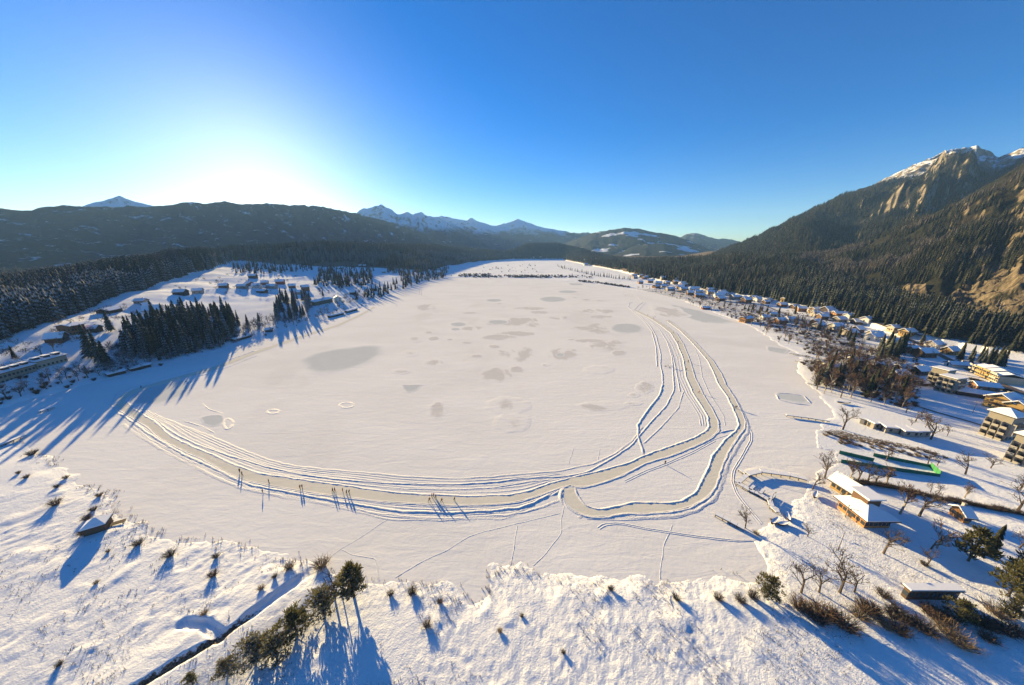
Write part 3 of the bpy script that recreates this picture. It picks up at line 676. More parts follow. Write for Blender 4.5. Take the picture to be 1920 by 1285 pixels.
# the air: one even box of haze round everything but the sky
mb = MB(); mb.box(-9000, 9000, -1200, 7600, -60, 820)
hz = link('haze', mb.mesh('haze'), kind='stuff')
hm = bpy.data.materials.new('haze'); hm.use_nodes = True; ht = hm.node_tree; ht.nodes.clear()
pv = ht.nodes.new('ShaderNodeVolumePrincipled'); out = ht.nodes.new('ShaderNodeOutputMaterial')
pv.inputs['Color'].default_value = (0.30, 0.56, 1.0, 1); pv.inputs['Density'].default_value = 6.0e-5; pv.inputs['Anisotropy'].default_value = 0.05
ht.links.new(pv.outputs[0], out.inputs['Volume']); hz.data.materials.append(hm)
# ------------------------------------------------------------------ trees
M_spruce = mat_conifer('spruce_needles', (0.020, 0.026, 0.014), (0.036, 0.040, 0.020), -0.22)
M_olive = mat_conifer('sunlit_spruce_needles', (0.015, 0.019, 0.009), (0.031, 0.029, 0.014), -0.32)
M_frost = mat_conifer('frosted_spruce_needles', (0.022, 0.028, 0.024), (0.036, 0.040, 0.034), 0.02)
M_larch = mat_conifer('bare_larch_twigs', (0.040, 0.029, 0.021), (0.065, 0.047, 0.032), -0.15)
M_pine = mat_conifer('pine_needles', (0.12, 0.115, 0.045), (0.15, 0.13, 0.055), -0.1, 0.4)
M_bark = simple('bark', (0.10, 0.075, 0.055), 0.95, 0.4, 6)
M_birch = simple('pale_bark', (0.34, 0.28, 0.21), 0.9, 0.35, 6)
M_twig = simple('bare_twigs', (0.075, 0.054, 0.042), 0.95, 0.35, 2)
M_twigred = simple('reddish_twigs', (0.115, 0.070, 0.046), 0.95, 0.35, 2)
M_frosttwig = simple('hoar_frosted_twigs', (0.17, 0.17, 0.185), 0.95, 0.5, 1.2)
M_reed = simple('dry_reed', (0.20, 0.14, 0.08), 0.95, 0.4, 2)

def conifer_mesh(name, mat, tiers, ring, seed, rad=0.17, top=0.02):
    """unit-height spruce crown: ragged whorls of drooping boughs"""
    r_ = random.Random(seed); V = []; Fc = []
    for k in range(tiers):
        f = k / tiers
        zb = 0.07 + 0.86 * f + r_.uniform(-0.01, 0.01); zt = min(1.0, zb + (1.25 - 0.55 * f) / tiers + 0.06)
        rb = rad * (1 - f) ** 0.85 + top
        b = len(V); V.append((r_.uniform(-.006, .006), r_.uniform(-.006, .006), zt)); ph = r_.uniform(0, 6.28)
        for i in range(ring):
            t = ph + 2 * math.pi * i / ring
            q = rb * (r_.uniform(0.85, 1.2) if i % 2 == 0 else r_.uniform(0.42, 0.65))
            dz = -0.03 * (1 if i % 2 == 0 else -0.6) * (1 - f * 0.5) + r_.uniform(-0.012, 0.012)
            V.append((q * math.cos(t), q * math.sin(t), zb + dz))
        for i in range(ring): Fc.append((b, b + 1 + i, b + 1 + (i + 1) % ring))
    return mesh_np(name, np.array(V), np.array(Fc), [mat])
def trunk_mesh(name, mat, h=0.25, r=0.018):
    mb = MB(); mb.tube((0, 0, -0.03), (0, 0, h), r, r * 0.7, 6); return mb.mesh(name, mat)
def nth(i):
    i += 1; return str(i) + ('th' if 10 < i % 100 < 14 else {1: 'st', 2: 'nd', 3: 'rd'}.get(i % 10, 'th'))
CON = {}
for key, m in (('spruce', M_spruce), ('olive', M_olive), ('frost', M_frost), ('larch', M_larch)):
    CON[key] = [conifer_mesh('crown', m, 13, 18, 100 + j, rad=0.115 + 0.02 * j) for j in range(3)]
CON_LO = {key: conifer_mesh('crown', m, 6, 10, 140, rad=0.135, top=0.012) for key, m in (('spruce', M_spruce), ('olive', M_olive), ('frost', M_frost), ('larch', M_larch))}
TRUNK = trunk_mesh('trunk', M_bark)
CROWN_OBJ = {}
def empty(name, loc, rz=0.0, s=None):
    o = bpy.data.objects.new(name, None); C.objects.link(o); o.location = loc; o.rotation_euler = (0, 0, rz); o.empty_display_size = 0.5
    if s: o.scale = s
    return o
def conifer(p, h, key, label, group, lo=False):
    w = h * R.uniform(0.88, 1.15)
    o = empty('spruce_tree' if key != 'larch' else 'larch_tree', (p[0], p[1], p[2] - 0.1), R.uniform(0, 6.28), (w, w, h))
    o.rotation_euler = (R.uniform(-.03, .03), R.uniform(-.03, .03), R.uniform(0, 6.28))
    tag(o, label, 'tree', group)
    link('trunk', TRUNK, o)
    c = link('crown', CON_LO[key] if lo else R.choice(CON[key]), o)
    if lo: CROWN_OBJ.setdefault(key, c)
    return o
def in_poly(pt, poly):
    x, y = pt; c = False
    for (ax, ay), (bx, by) in zip(poly, poly[1:] + poly[:1]):
        if (ay > y) != (by > y) and x < (bx - ax) * (y - ay) / (by - ay) + ax: c = not c
    return c
def spread(poly, n, gap=4.0):
    """n points on the ground inside an outline given in photo points"""
    xs = [p[0] for p in poly]; ys = [p[1] for p in poly]; out = []; tries = 0
    while len(out) < n and tries < n * 40:
        tries += 1; p = (R.uniform(min(xs), max(xs)), R.uniform(min(ys), max(ys)))
        if not in_poly(p, poly): continue
        g = gt(*p)
        if all((g[0] - o[0]) ** 2 + (g[1] - o[1]) ** 2 > gap * gap for o in out): out.append(g)
    return out
# groves on the left bank
for g in spread([(242, 656), (300, 672), (380, 656), (432, 640), (446, 604), (424, 588), (340, 596), (262, 616)], 125, 4.0):
    conifer(g, R.uniform(13, 25), R.choice(['spruce', 'spruce', 'spruce', 'frost']), 'tall dark spruce in the dense grove on the left lake bank', 'spruces of the grove on the left lake bank')
for g in spread([(515, 600), (560, 604), (586, 592), (580, 562), (530, 562)], 34, 5):
    conifer(g, R.uniform(14, 21), R.choice(['spruce', 'larch', 'frost']), 'dark tree in the small grove beside the long green lodge', 'trees of the small grove beside the lodge')
for g in spread([(596, 530), (640, 540), (692, 532), (700, 516), (610, 508)], 48, 7):
    conifer(g, R.uniform(13, 20), R.choice(['spruce', 'larch', 'frost']), 'spruce in the wooded knoll between the snowy meadows on the left', 'spruces of the wooded knoll between the meadows')
for g in spread([(706, 572), (742, 550), (790, 531), (772, 518), (715, 546)], 24, 6):
    conifer(g, R.uniform(12, 18), R.choice(['larch', 'frost', 'spruce']), 'tree in the shoreline wood at the far left end of the lake', 'trees of the shoreline wood at the far left')
for (px, py, h, lab) in [(172, 672, 25, 'broad tall spruce, left one of three standing alone above the lake bank'), (190, 682, 24, 'tall narrow spruce, middle one of three alone above the lake bank'), (203, 687, 19, 'shorter spruce, right one of three alone above the lake bank'),
                         (208, 622, 19, 'single slim spruce below the dark barn on the left slope'), (465, 612, 13, 'small slim spruce on the snowy bank below the sunlit meadow'), (486, 604, 11, 'second small spruce on the bank below the sunlit meadow'),
                         (606, 556, 14, 'lone spruce behind the long green lodge'), (678, 541, 10, 'small dark conifer beside the sunlit meadow track'), (28, 672, 9, 'small spruce beside the long hotel, next to orange-brown bushes'), (163, 700, 6, 'tiny young spruce on the bank by the long boathouse')]:
    conifer(gt(px, py), h, 'spruce', lab, None)
# row of spruces across the meadow at the far end of the lake, and the loners there
ROW = [(1047, 500), (1060, 505), (1080, 510), (1100, 514), (1120, 518), (1150, 521.5), (1180, 525)]
for i in range(44):
    t = i / 43 * (len(ROW) - 1); k = min(int(t), len(ROW) - 2); f = t - k
    px = ROW[k][0] * (1 - f) + ROW[k + 1][0] * f + R.uniform(-2, 2); py = ROW[k][1] * (1 - f) + ROW[k + 1][1] * f + R.uniform(-1.2, 1.2)
    conifer(gt(px, py), R.uniform(8, 15), ['spruce', 'olive', 'frost', 'larch'][i] if i < 4 else R.choice(['spruce', 'spruce', 'olive']), 'spruce in the long row across the far meadow, ' + nth(i) + ' from its far end', 'row of spruces across the far meadow', lo=True)
for px, py, h, lab in [(930, 505, 12, 'lone dark conifer on the far meadow nearest the left wood'), (1028, 518.5, 8, 'lone conifer on the far lakeshore, leftmost of three'), (1052, 519, 8, 'lone conifer on the far lakeshore, middle of three'), (1073, 518.5, 10, 'lone conifer on the far lakeshore, rightmost of three')]:
    conifer(gt(px, py), h, 'spruce', lab, None, lo=True)
# evergreens among the houses on the right
for g in spread([(1642, 676), (1690, 672), (1698, 655), (1650, 652)], 16, 4):
    conifer(g, R.uniform(13, 18), 'spruce', 'dark spruce in the compact block of conifers amid the right-hand village', 'block of dark spruces in the village')
for g in spread([(1790, 676), (1850, 690), (1880, 692), (1880, 680), (1800, 668)], 16, 4):
    conifer(g, R.uniform(10, 15), R.choice(['spruce', 'olive']), 'conifer of the wood edge behind the long yellow hotel', 'conifers behind the yellow hotel')
for g in spread([(1340, 575), (1420, 590), (1540, 625), (1600, 650), (1600, 630), (1500, 600), (1400, 577)], 22, 8):
    conifer(g, R.uniform(7, 13), R.choice(['spruce', 'olive', 'larch']), 'single conifer among gardens and bare trees along the right shore', 'conifers scattered through the lakeside gardens')
for g in spread([(1530, 725), (1600, 745), (1690, 755), (1700, 720), (1600, 680), (1530, 690)], 16, 7):
    conifer(g, R.uniform(8, 15), R.choice(['spruce', 'spruce', 'olive']), 'dark spruce standing in the bare thicket near the cabins', 'spruces in the bare thicket')
for px, py, h, lab in [(1545, 722, 17, 'tall dark spruce in the shore thicket, left one of a pair'), (1572, 728, 16, 'tall dark spruce in the shore thicket, right one of a pair'), (1596, 650, 15, 'tall spruce left of the compact conifer block'), (1727, 645, 11, 'columnar dark conifer beside the village road'),
                       (1490, 590, 14, 'tall spruce between gardens and the yellow farmhouse')]:
    conifer(gt(px, py), h, 'spruce', lab, None)

# forests: masses of spruces, instanced
def forest(name, pts, hts, key, label):
    pts = np.asarray(pts, dtype=np.float32)
    me = bpy.data.meshes.new(name); me.vertices.add(len(pts)); me.vertices.foreach_set('co', pts.ravel())
    a = me.attributes.new('hgt', 'FLOAT', 'POINT'); a.data.foreach_set('value', np.asarray(hts, dtype=np.float32))
    a = me.attributes.new('rot', 'FLOAT', 'POINT'); a.data.foreach_set('value', rng.uniform(0, 6.28, len(pts)).astype(np.float32))
    o = link(name, me, label=label, cat='forest', kind='stuff')
    ng = bpy.data.node_groups.new(name, 'GeometryNodeTree')
    ng.interface.new_socket('Geometry', in_out='INPUT', socket_type='NodeSocketGeometry'); ng.interface.new_socket('Geometry', in_out='OUTPUT', socket_type='NodeSocketGeometry')
    N = ng.nodes; gi = N.new('NodeGroupInput'); go = N.new('NodeGroupOutput'); ip = N.new('GeometryNodeInstanceOnPoints')
    oi = N.new('GeometryNodeObjectInfo'); oi.inputs['Object'].default_value = CROWN_OBJ[key]; oi.inputs['As Instance'].default_value = True
    def na(nm):
        n = N.new('GeometryNodeInputNamedAttribute'); n.data_type = 'FLOAT'; n.inputs['Name'].default_value = nm; return n
    h, r = na('hgt'), na('rot'); cx = N.new('ShaderNodeCombineXYZ')
    ng.links.new(gi.outputs[0], ip.inputs['Points']); ng.links.new(oi.outputs['Geometry'], ip.inputs['Instance'])
    ng.links.new(r.outputs[0], cx.inputs[2]); ng.links.new(cx.outputs[0], ip.inputs['Rotation']); ng.links.new(h.outputs[0], ip.inputs['Scale'])
    ng.links.new(ip.outputs[0], go.inputs[0])
    md = o.modifiers.new('scatter', 'NODES'); md.node_group = ng
    return o
def scatter_ground(a0, a1, rmin, rmax, n):
    a = np.radians(rng.uniform(a0, a1, n)); r = np.sqrt(rng.uniform(rmin ** 2, rmax ** 2, n))
    x, y = r * np.sin(a), r * np.cos(a); z, sd = ground(x, y, False); _, on, t1, t2 = hill_height(a, r)
    return x, y, z, sd, a, r, t1, t2
# clearings of the left hill seen in the photograph
CLEAR = [GP([(430, 512), (470, 486), (505, 492), (480, 515)], 34), ]
near_, far_ = scatter_ground(-70, -20, 380, 1000, 36000), scatter_ground(-70, 1, 380, 2700, 130000)
x, y, z, sd, a, r, t1, t2 = [np.concatenate(p) for p in zip(near_, far_)]
dens = np.clip(1.25 - r / 2600, 0.45, 1)
k = (t2 > 0.0) & ((t2 < 1.0) | ((a < math.radians(-28)) & (r < 1500))) & (t1 >= 1) & (sd > 8) & (rng.uniform(0, 1, len(x)) < dens)
meadow = [(430, 515), (440, 500), (470, 490), (560, 495), (575, 508), (590, 495), (655, 490), (700, 500), (762, 500), (765, 515), (700, 530), (560, 560), (430, 540)]
k &= ~inside_px(x, y, z, meadow)
k &= ~inside_px(x, y, z, [(835, 489), (846, 489), (848, 508), (838, 508)]) & ~inside_px(x, y, z, [(740, 470), (765, 482), (755, 487), (735, 480)])
wob = fbm(x / 90, y / 90, 3, 77)
low = t2 < 0.45 + 0.5 * (wob - 0.5)
for sel, key, lab in ((k & low & (wob > 0.44), 'frost', 'hoar-frosted spruce forest at the foot of the left hillside'), (k & low & (wob <= 0.44), 'spruce', 'dark spruce forest at the foot of the left hillside'),
                      (k & ~low & (wob > 0.5), 'larch', 'brownish larch forest along the crest of the left hill'), (k & ~low & (wob <= 0.5), 'spruce', 'dark spruce forest along the crest of the left hill')):
    forest('forest', np.stack([x, y, z - 0.3], 1)[sel], np.where((t2 < 0.5)[sel], rng.uniform(12, 25, sel.sum()), rng.uniform(9, 21, sel.sum())), key, lab)
x, y, z, sd, a, r, t1, t2 = scatter_ground(1, 66, 380, 2600, 150000)
az_d = np.degrees(a)
k = (t1 > 0.0) & (t2 < 1.0) & (sd > 30) & (z > 1.5)
k &= ~((az_d < 9.5) & (t1 < 0.85)) & (rng.uniform(0, 1, len(x)) < np.clip(1.3 - r / 2200, 0.3, 1))
gapn = fbm(x / 70, y / 70, 3, 91)
k &= (gapn < 0.68)
for c_ in CLIFFS: k &= ~(inside_px(x, y, z, c_) & (rng.uniform(0, 1, len(x)) < 0.9))
wob = fbm(x / 50, y / 50, 3, 78)
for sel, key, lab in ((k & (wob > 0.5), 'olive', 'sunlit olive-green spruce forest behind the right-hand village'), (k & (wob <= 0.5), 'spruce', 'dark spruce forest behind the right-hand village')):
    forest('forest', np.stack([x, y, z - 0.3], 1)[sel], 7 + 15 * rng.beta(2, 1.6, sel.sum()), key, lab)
x, y, z, sd, a, r, t1, t2 = scatter_ground(-14, 12, 1650, 2700, 26000)
k = (t1 > 0.55) & (t2 < 1.0) & (sd > 30) & (z > 4)
forest('forest', np.stack([x, y, z - 0.3], 1)[k], rng.uniform(12, 22, k.sum()), 'spruce', 'dark forest on the low hills closing the valley')
pts = [gt(*p) for p in [(R.uniform(215, 450), R.uniform(585, 678)) for _ in range(420)] if in_poly(p, [(222, 668), (300, 678), (400, 656), (448, 636), (456, 600), (424, 584), (340, 590), (240, 618)])]
forest('forest', pts, rng.uniform(6, 15, len(pts)), 'frost', 'frosted younger spruces filling the grove on the left lake bank')
pts = [gt(*p) for poly, n in (([(725, 512), (760, 522), (800, 531), (838, 520), (842, 505), (820, 495), (735, 493)], 260), ([(590, 536), (640, 542), (702, 536), (702, 505), (600, 500)], 120), ([(432, 513), (485, 516), (560, 512), (590, 508), (580, 498), (440, 496)], 90), ([(640, 572), (715, 560), (790, 531), (770, 520), (700, 545)], 90))
       for p in [(R.uniform(min(q[0] for q in poly), max(q[0] for q in poly)), R.uniform(min(q[1] for q in poly), max(q[1] for q in poly))) for _ in range(int(n * 1.7))] if in_poly(p, poly)]
forest('forest', pts[::2], rng.uniform(11, 19, len(pts[::2])), 'spruce', 'dark spruce woods reaching down to the far left shore')
forest('forest', pts[1::2], rng.uniform(9, 17, len(pts[1::2])), 'larch', 'brown larch woods reaching down to the far left shore')
def scatter_grid(grid, n, vmin, vmax, seed, gap, scl):
    gx, gy, gz_, gv = grid; nv, nu = gx.shape
    i = rng.uniform(0, nv - 1.01, n); j = rng.uniform(0, nu - 1.01, n); i0 = i.astype(int); j0 = j.astype(int); fi, fj = i - i0, j - j0
    def s(g): return (g[i0, j0] * (1 - fi) + g[i0 + 1, j0] * fi) * (1 - fj) + (g[i0, j0 + 1] * (1 - fi) + g[i0 + 1, j0 + 1] * fi) * fj
    X, Y, Zz, Vv = s(gx), s(gy), s(gz_), s(gv)
    steep = np.abs(gz_[np.minimum(i0 + 1, nv - 1), j0] - gz_[i0, j0]) / (np.hypot(gx[np.minimum(i0 + 1, nv - 1), j0] - gx[i0, j0], gy[np.minimum(i0 + 1, nv - 1), j0] - gy[i0, j0]) + 1e-6)
    k = (Vv > vmin) & (Vv < vmax) & (fbm(X / scl, Y / scl, 4, seed) < gap) & (steep < 0.95)
    return np.stack([X, Y, Zz - 0.5], 1)[k]
p = scatter_grid(NEAR, 40000, 0.02, 1.04, 5, 0.51, 60)
for c_ in CLIFFS: p = p[~(inside_px(p[:, 0], p[:, 1], p[:, 2], c_) & (rng.uniform(0, 1, len(p)) < 0.82))]
w_ = fbm(p[:, 0] / 80, p[:, 1] / 80, 3, 15)
forest('forest', p[w_ > 0.52], rng.uniform(5, 14, (w_ > 0.52).sum()), 'larch', 'brown larches on the rocky slope above the village')
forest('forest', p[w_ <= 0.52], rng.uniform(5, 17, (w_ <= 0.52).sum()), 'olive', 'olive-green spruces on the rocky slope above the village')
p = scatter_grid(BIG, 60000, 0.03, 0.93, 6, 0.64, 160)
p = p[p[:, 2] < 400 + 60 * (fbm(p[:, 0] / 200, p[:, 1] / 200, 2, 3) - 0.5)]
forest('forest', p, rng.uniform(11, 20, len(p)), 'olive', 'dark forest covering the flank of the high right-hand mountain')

# bare broadleaved trees
def bare_tree(seed, m_trunk, m_twig, spread_=0.55, dense=1.0, up=0.6, thick=1.0):
    """unit-height tree -> (trunk mesh with limbs, crown mesh of twigs)"""
    r_ = random.Random(seed); tr = MB(); tw = MB()
    def grow(p, d, L, rad, lev):
        q = p + d * L
        (tr if lev < 2 else tw).tube(p, q, rad, rad * 0.62, 5 if lev < 2 else 3)
        if lev >= 4: return
        n = [r_.randint(5, 7), r_.randint(3, 4), r_.randint(3, 4), r_.randint(2, 3)][lev]
        n = max(2, int(n * dense))
        for i in range(n):
            f = r_.uniform(0.35, 1.0) if lev else r_.uniform(0.45, 1.0)
            ax = Vector((r_.gauss(0, 1), r_.gauss(0, 1), r_.gauss(0, 0.5))).normalized()
            nd = (d * (1 - spread_) + ax * spread_ + Vector((0, 0, up * 0.35))).normalized()
            grow(p + d * (L * f), nd, L * r_.uniform(0.5, 0.72), max(rad * 0.45, 0.0028 * thick), lev + 1)
    grow(Vector((0, 0, -0.03)), Vector((r_.uniform(-.08, .08), r_.uniform(-.08, .08), 1)).normalized(), 0.42, 0.024, 0)
    return tr.mesh('trunk', m_trunk), tw.mesh('crown', m_twig)
BARE = [bare_tree(s, M_bark, M_twig, thick=1.3) for s in (1, 2, 3, 4)]
BARE_RED = [bare_tree(s, M_birch, M_twigred, spread_=0.42, up=0.9, thick=1.3) for s in (11, 12, 13)]
BARE_FROST = [bare_tree(s, M_bark, M_frosttwig, thick=1.6) for s in (21, 22, 23)]
def baretree(p, h, kind, label, group=None):
    h *= 1.3
    t, c = R.choice({'brown': BARE, 'red': BARE_RED, 'frost': BARE_FROST}[kind])
    o = empty('bare_tree', (p[0], p[1], p[2] - 0.05), R.uniform(0, 6.28), (h * R.uniform(.85, 1.15),) * 2 + (h,))
    tag(o, label, 'tree', group); link('trunk', t, o); link('crown', c, o); return o
for px, py, h, lab in [(1580, 806, 11, 'big bare tree with forked pale trunk on the lake point'), (1745, 824, 12, 'large dark bare tree right of the row of small cabins'), (1546, 897, 9.5, 'round bushy bare tree at the boathouse by the docks'), (1523, 918, 7, 'low bare tree on the shore in front of the lodge'),
                       (1594, 897, 6, 'thin bare sapling between lodge and green screen'), (1607, 904, 9.5, 'tall slim bare tree just behind the smaller lodge'), (1627, 907, 7, 'bare tree, first of three in the hedge behind the lodge'), (1640, 909, 7, 'bare tree, second of three in the hedge behind the lodge'), (1660, 911, 7.5, 'bare tree, third of three in the hedge behind the lodge'),
                       (1687, 964, 9.5, 'dark bare tree right of the lodge, left one of a pair'), (1723, 968, 10, 'dark bare tree right of the lodge, right one of a pair'), (1656, 1038, 8.5, 'leaning bare tree on the snowy lawn below the lodge'), (1745, 1030, 6, 'slender bare tree, left one of a close pair on the lawn'), (1756, 1028, 8, 'slender bare tree, right one of a close pair on the lawn'),
                       (1737, 1060, 5.5, 'small shrubby bare tree low on the lawn'), (1661, 865, 6, 'small bare tree inside the green-screened rink'), (1740, 870, 6, 'bare tree at the inner corner of the green screen'), (1757, 873, 5, 'bush-like bare tree beside the bright green end screen'), (1810, 890, 8.5, 'bare tree on the open field right of the green screen'),
                       (1857, 878, 6, 'lone bare tree near the right-hand apartment tower'), (1808, 934, 5, 'small bare tree by the long hedge'), (1745, 923, 4, 'sapling in the long hedge, left one of two'), (1760, 925, 4, 'sapling in the long hedge, right one of two'), (1514, 1006, 4, 'small bare bush on the shore lawn near the lamp post'),
                       (1699, 774, 6, 'bare tree at the tip of the shore path'), (1717, 790, 7, 'bare tree on the snowfield above the cabins, taller of a pair'), (1708, 800, 4, 'bare sapling on the snowfield above the cabins'), (1734, 803, 6, 'bare tree behind the large tree by the cabins'), (1776, 817, 5, 'low bare tree between the cabins and the apartment tower'),
                       (1908, 957, 10, 'large bare tree at the right end of the long hedge'), (1911, 918, 6, 'bare tree near the right picture edge above the hedge'), (1911, 1028, 6, 'bare tree on the lawn at the far right edge'), (1502, 1112, 8, 'bare tree in the reed fringe, leftmost of the row'), (1536, 1111, 6.5, 'thin bare tree in the reed fringe, second of the row'),
                       (1574, 1111, 11, 'tallest bare tree of the row in the reed fringe'), (1602, 1111, 6.5, 'rounded bare tree at the right end of the reed-fringe row'), (1397, 990, 6, 'reddish bare bush at the landward end of the short dock'), (626, 1118, 7, 'bare brown thicket tree beside the foreground pine'), (640, 1112, 6, 'second bare thicket tree left of the foreground pine'),
                       (78, 668, 8, 'bare garden tree above the hotel roof'), (102, 660, 8, 'bare garden tree left of the stepped path on the slope')]:
    baretree(gt(px, py), h, R.choice(['brown', 'brown', 'red']), lab)
for poly, n, h0, h1, gap, lab, grp in [([(1512, 716), (1535, 737), (1600, 752), (1690, 766), (1722, 738), (1690, 700), (1600, 665), (1522, 668)], 95, 5, 11, 4.5, 'bare brown tree in the dense thicket between shore path and cabins', 'bare trees of the shore thicket'),
                                       ([(1386, 602), (1450, 640), (1560, 665), (1590, 632), (1500, 598), (1420, 582)], 55, 5, 9, 6, 'bare tree among the lakeside gardens of the village', 'bare trees of the lakeside gardens'),
                                       ([(1180, 542), (1260, 556), (1340, 592), (1400, 592), (1380, 562), (1250, 536)], 55, 5, 9, 8, 'small bare tree along the distant right shore', 'bare trees along the distant right shore'),
                                       ([(1725, 690), (1800, 660), (1700, 640), (1640, 640)], 14, 5, 8, 8, 'bare garden tree between the village houses', 'bare garden trees of the village')]:
    for g in spread(poly, n, gap): baretree(g, R.uniform(h0, h1) * 1.05, R.choice(['brown', 'red']), lab, grp)
for poly, n, lab, grp in [([(8, 752), (60, 738), (190, 705), (210, 690), (120, 700), (20, 735)], 30, 'frosted bare bush on the bank below the hotel', 'frosted bushes below the hotel'), ([(220, 690), (330, 668), (420, 652), (410, 640), (330, 655), (240, 668)], 22, 'frosted bare bush at the foot of the spruce grove', 'frosted bushes at the foot of the grove'),
                          ([(450, 630), (560, 608), (650, 580), (640, 572), (560, 590), (470, 605)], 40, 'frosted bare bush on the shore bank below the lodge', 'frosted bushes below the lodge'), ([(640, 575), (700, 560), (690, 548), (650, 560)], 12, 'brownish bare tree on the wooded shore right of the lodge', 'bare trees right of the lodge')]:
    for g in spread(poly, n, 4): baretree(g, R.uniform(5, 9.5), 'frost' if 'frosted' in lab else 'red', lab, grp)

# foreground pines: tapered stems with clumps of needles
def pine_mesh(seed, n_clump, rx, bushy):
    r_ = random.Random(seed); tr = MB(); V = []; Fc = []
    tr.tube((0, 0, -0.03), (0.02, 0.01, 0.85), 0.028, 0.008, 6)
    cl = []
    for i in range(n_clump):
        f = (i + 0.5) / n_clump; zc = (0.12 if bushy else 0.22) + f * (0.86 if bushy else 0.76)
        a = i * 2.4 + r_.uniform(-.5, .5); env = rx * math.sin(math.pi * min(0.97, (f * 0.8 + 0.18))) ** 0.8 * r_.uniform(0.25, 1.0)
        c = Vector((env * math.cos(a), env * math.sin(a), zc)); cl.append(c)
        tr.tube((0.01, 0.005, max(0.05, zc - 0.12)), c, 0.009, 0.004, 4)
    for c in cl:
        for k in range(34):
            d = Vector((r_.gauss(0, 1), r_.gauss(0, 1), r_.gauss(0, 0.75))).normalized()
            p = c + d * 0.075 * r_.uniform(0.1, 1.0) * (1.2 if bushy else 1.0); L = r_.uniform(0.05, 0.10); w = 0.016
            e = (d * 0.7 + Vector((0, 0, 0.75))).normalized(); s = e.cross(Vector((r_.gauss(0, 1), r_.gauss(0, 1), r_.gauss(0, 1)))).normalized() * w
            b = len(V); V += [p - s, p + s, p + e * L + s * 0.3, p + e * L - s * 0.3]; Fc.append((b, b + 1, b + 2, b + 3))
    return tr.mesh('trunk', M_bark), mesh_np('crown', np.array([tuple(v) for v in V]), np.array(Fc), [M_pine])
PINES = [pine_mesh(31, 46, 0.26, False), pine_mesh(32, 46, 0.42, True), pine_mesh(33, 40, 0.34, False)]
for px, py, h, wd, k, lab in [(664, 1120, 9.5, 1.25, 0, 'tallest dark green pine of the foreground clump by the ditch'), (608, 1152, 6.5, 1.5, 1, 'bushy pine with snow on it, second in the foreground row'), (556, 1184, 6, 1.4, 1, 'mid-sized bushy pine beside the dark ditch'), (480, 1232, 4.6, 1.9, 1, 'low wide pine bush, left half of the broad foreground bush'), (520, 1228, 4.8, 1.8, 1, 'low wide pine bush, right half of the broad foreground bush'),
                              (428, 1264, 3.6, 1.4, 1, 'small pine bush right of the gravel ditch near the bottom edge'), (362, 1284, 2.6, 1.2, 1, 'small pine bush cut by the bottom edge of the picture'), (1815, 1052, 10.5, 0.95, 2, 'open-crowned pine on the lawn at lower right'), (1890, 1118, 10, 1.0, 2, 'large pine at the right edge, left one of two'), (1924, 1098, 11, 1.0, 2, 'large pine cut by the right edge of the picture'),
                              (1900, 1160, 6.5, 1.1, 1, 'dark pine below the two large ones at the right edge'), (1438, 1120, 6, 1.1, 1, 'olive pine bush on the reed shore below the right-hand dock'), (1795, 1164, 5.5, 1.1, 1, 'dark evergreen in front of the long wooden shed')]:
    t, c = PINES[k]; g = gt(px, py); o = empty('pine_tree', g, R.uniform(0, 6.28), (h * wd, h * wd, h)); tag(o, lab, 'tree'); link('trunk', t, o); link('crown', c, o)
conifer(gt(1852, 1040), 11, 'olive', 'slender leaning spruce right of the open-crowned pine', None)

# shrubs and reed tussocks
def shrub_mesh(seed, n, mat, lean=0.5):
    r_ = random.Random(seed); mb = MB()
    for i in range(n):
        a = r_.uniform(0, 6.28); q = r_.uniform(0, 0.22); p = Vector((q * math.cos(a), q * math.sin(a), -0.05)); d = Vector((math.cos(a) * lean * r_.uniform(.2, 1.2), math.sin(a) * lean * r_.uniform(.2, 1.2), 1)).normalized()
        L = r_.uniform(0.55, 1.0); m = p + d * L * 0.55; e = m + (d + Vector((r_.gauss(0, .3), r_.gauss(0, .3), -0.1))).normalized() * L * 0.5
        mb.tube(p, m, 0.014, 0.010, 3); mb.tube(m, e, 0.010, 0.004, 3)
        for _ in range(3):
            f = m + Vector((r_.gauss(0, .16), r_.gauss(0, .16), r_.uniform(.05, .25))); mb.tube(m, f, 0.008, 0.004, 3)
    return mb.mesh('shrub', mat)
SHR = [shrub_mesh(s, 80, m, l) for s, m, l in ((1, M_twig, .6), (2, M_twigred, .7), (3, M_reed, .8), (4, M_twig, .8))]
def shrub(px, py, h, label, k=None, group=None, w=1.3):
    g = gt(px, py)
    o = link('shrub', SHR[k] if k is not None else R.choice(SHR), None, g, R.uniform(0, 6.28), label, 'shrub', group); o.scale = (h * w, h * w, h); return o
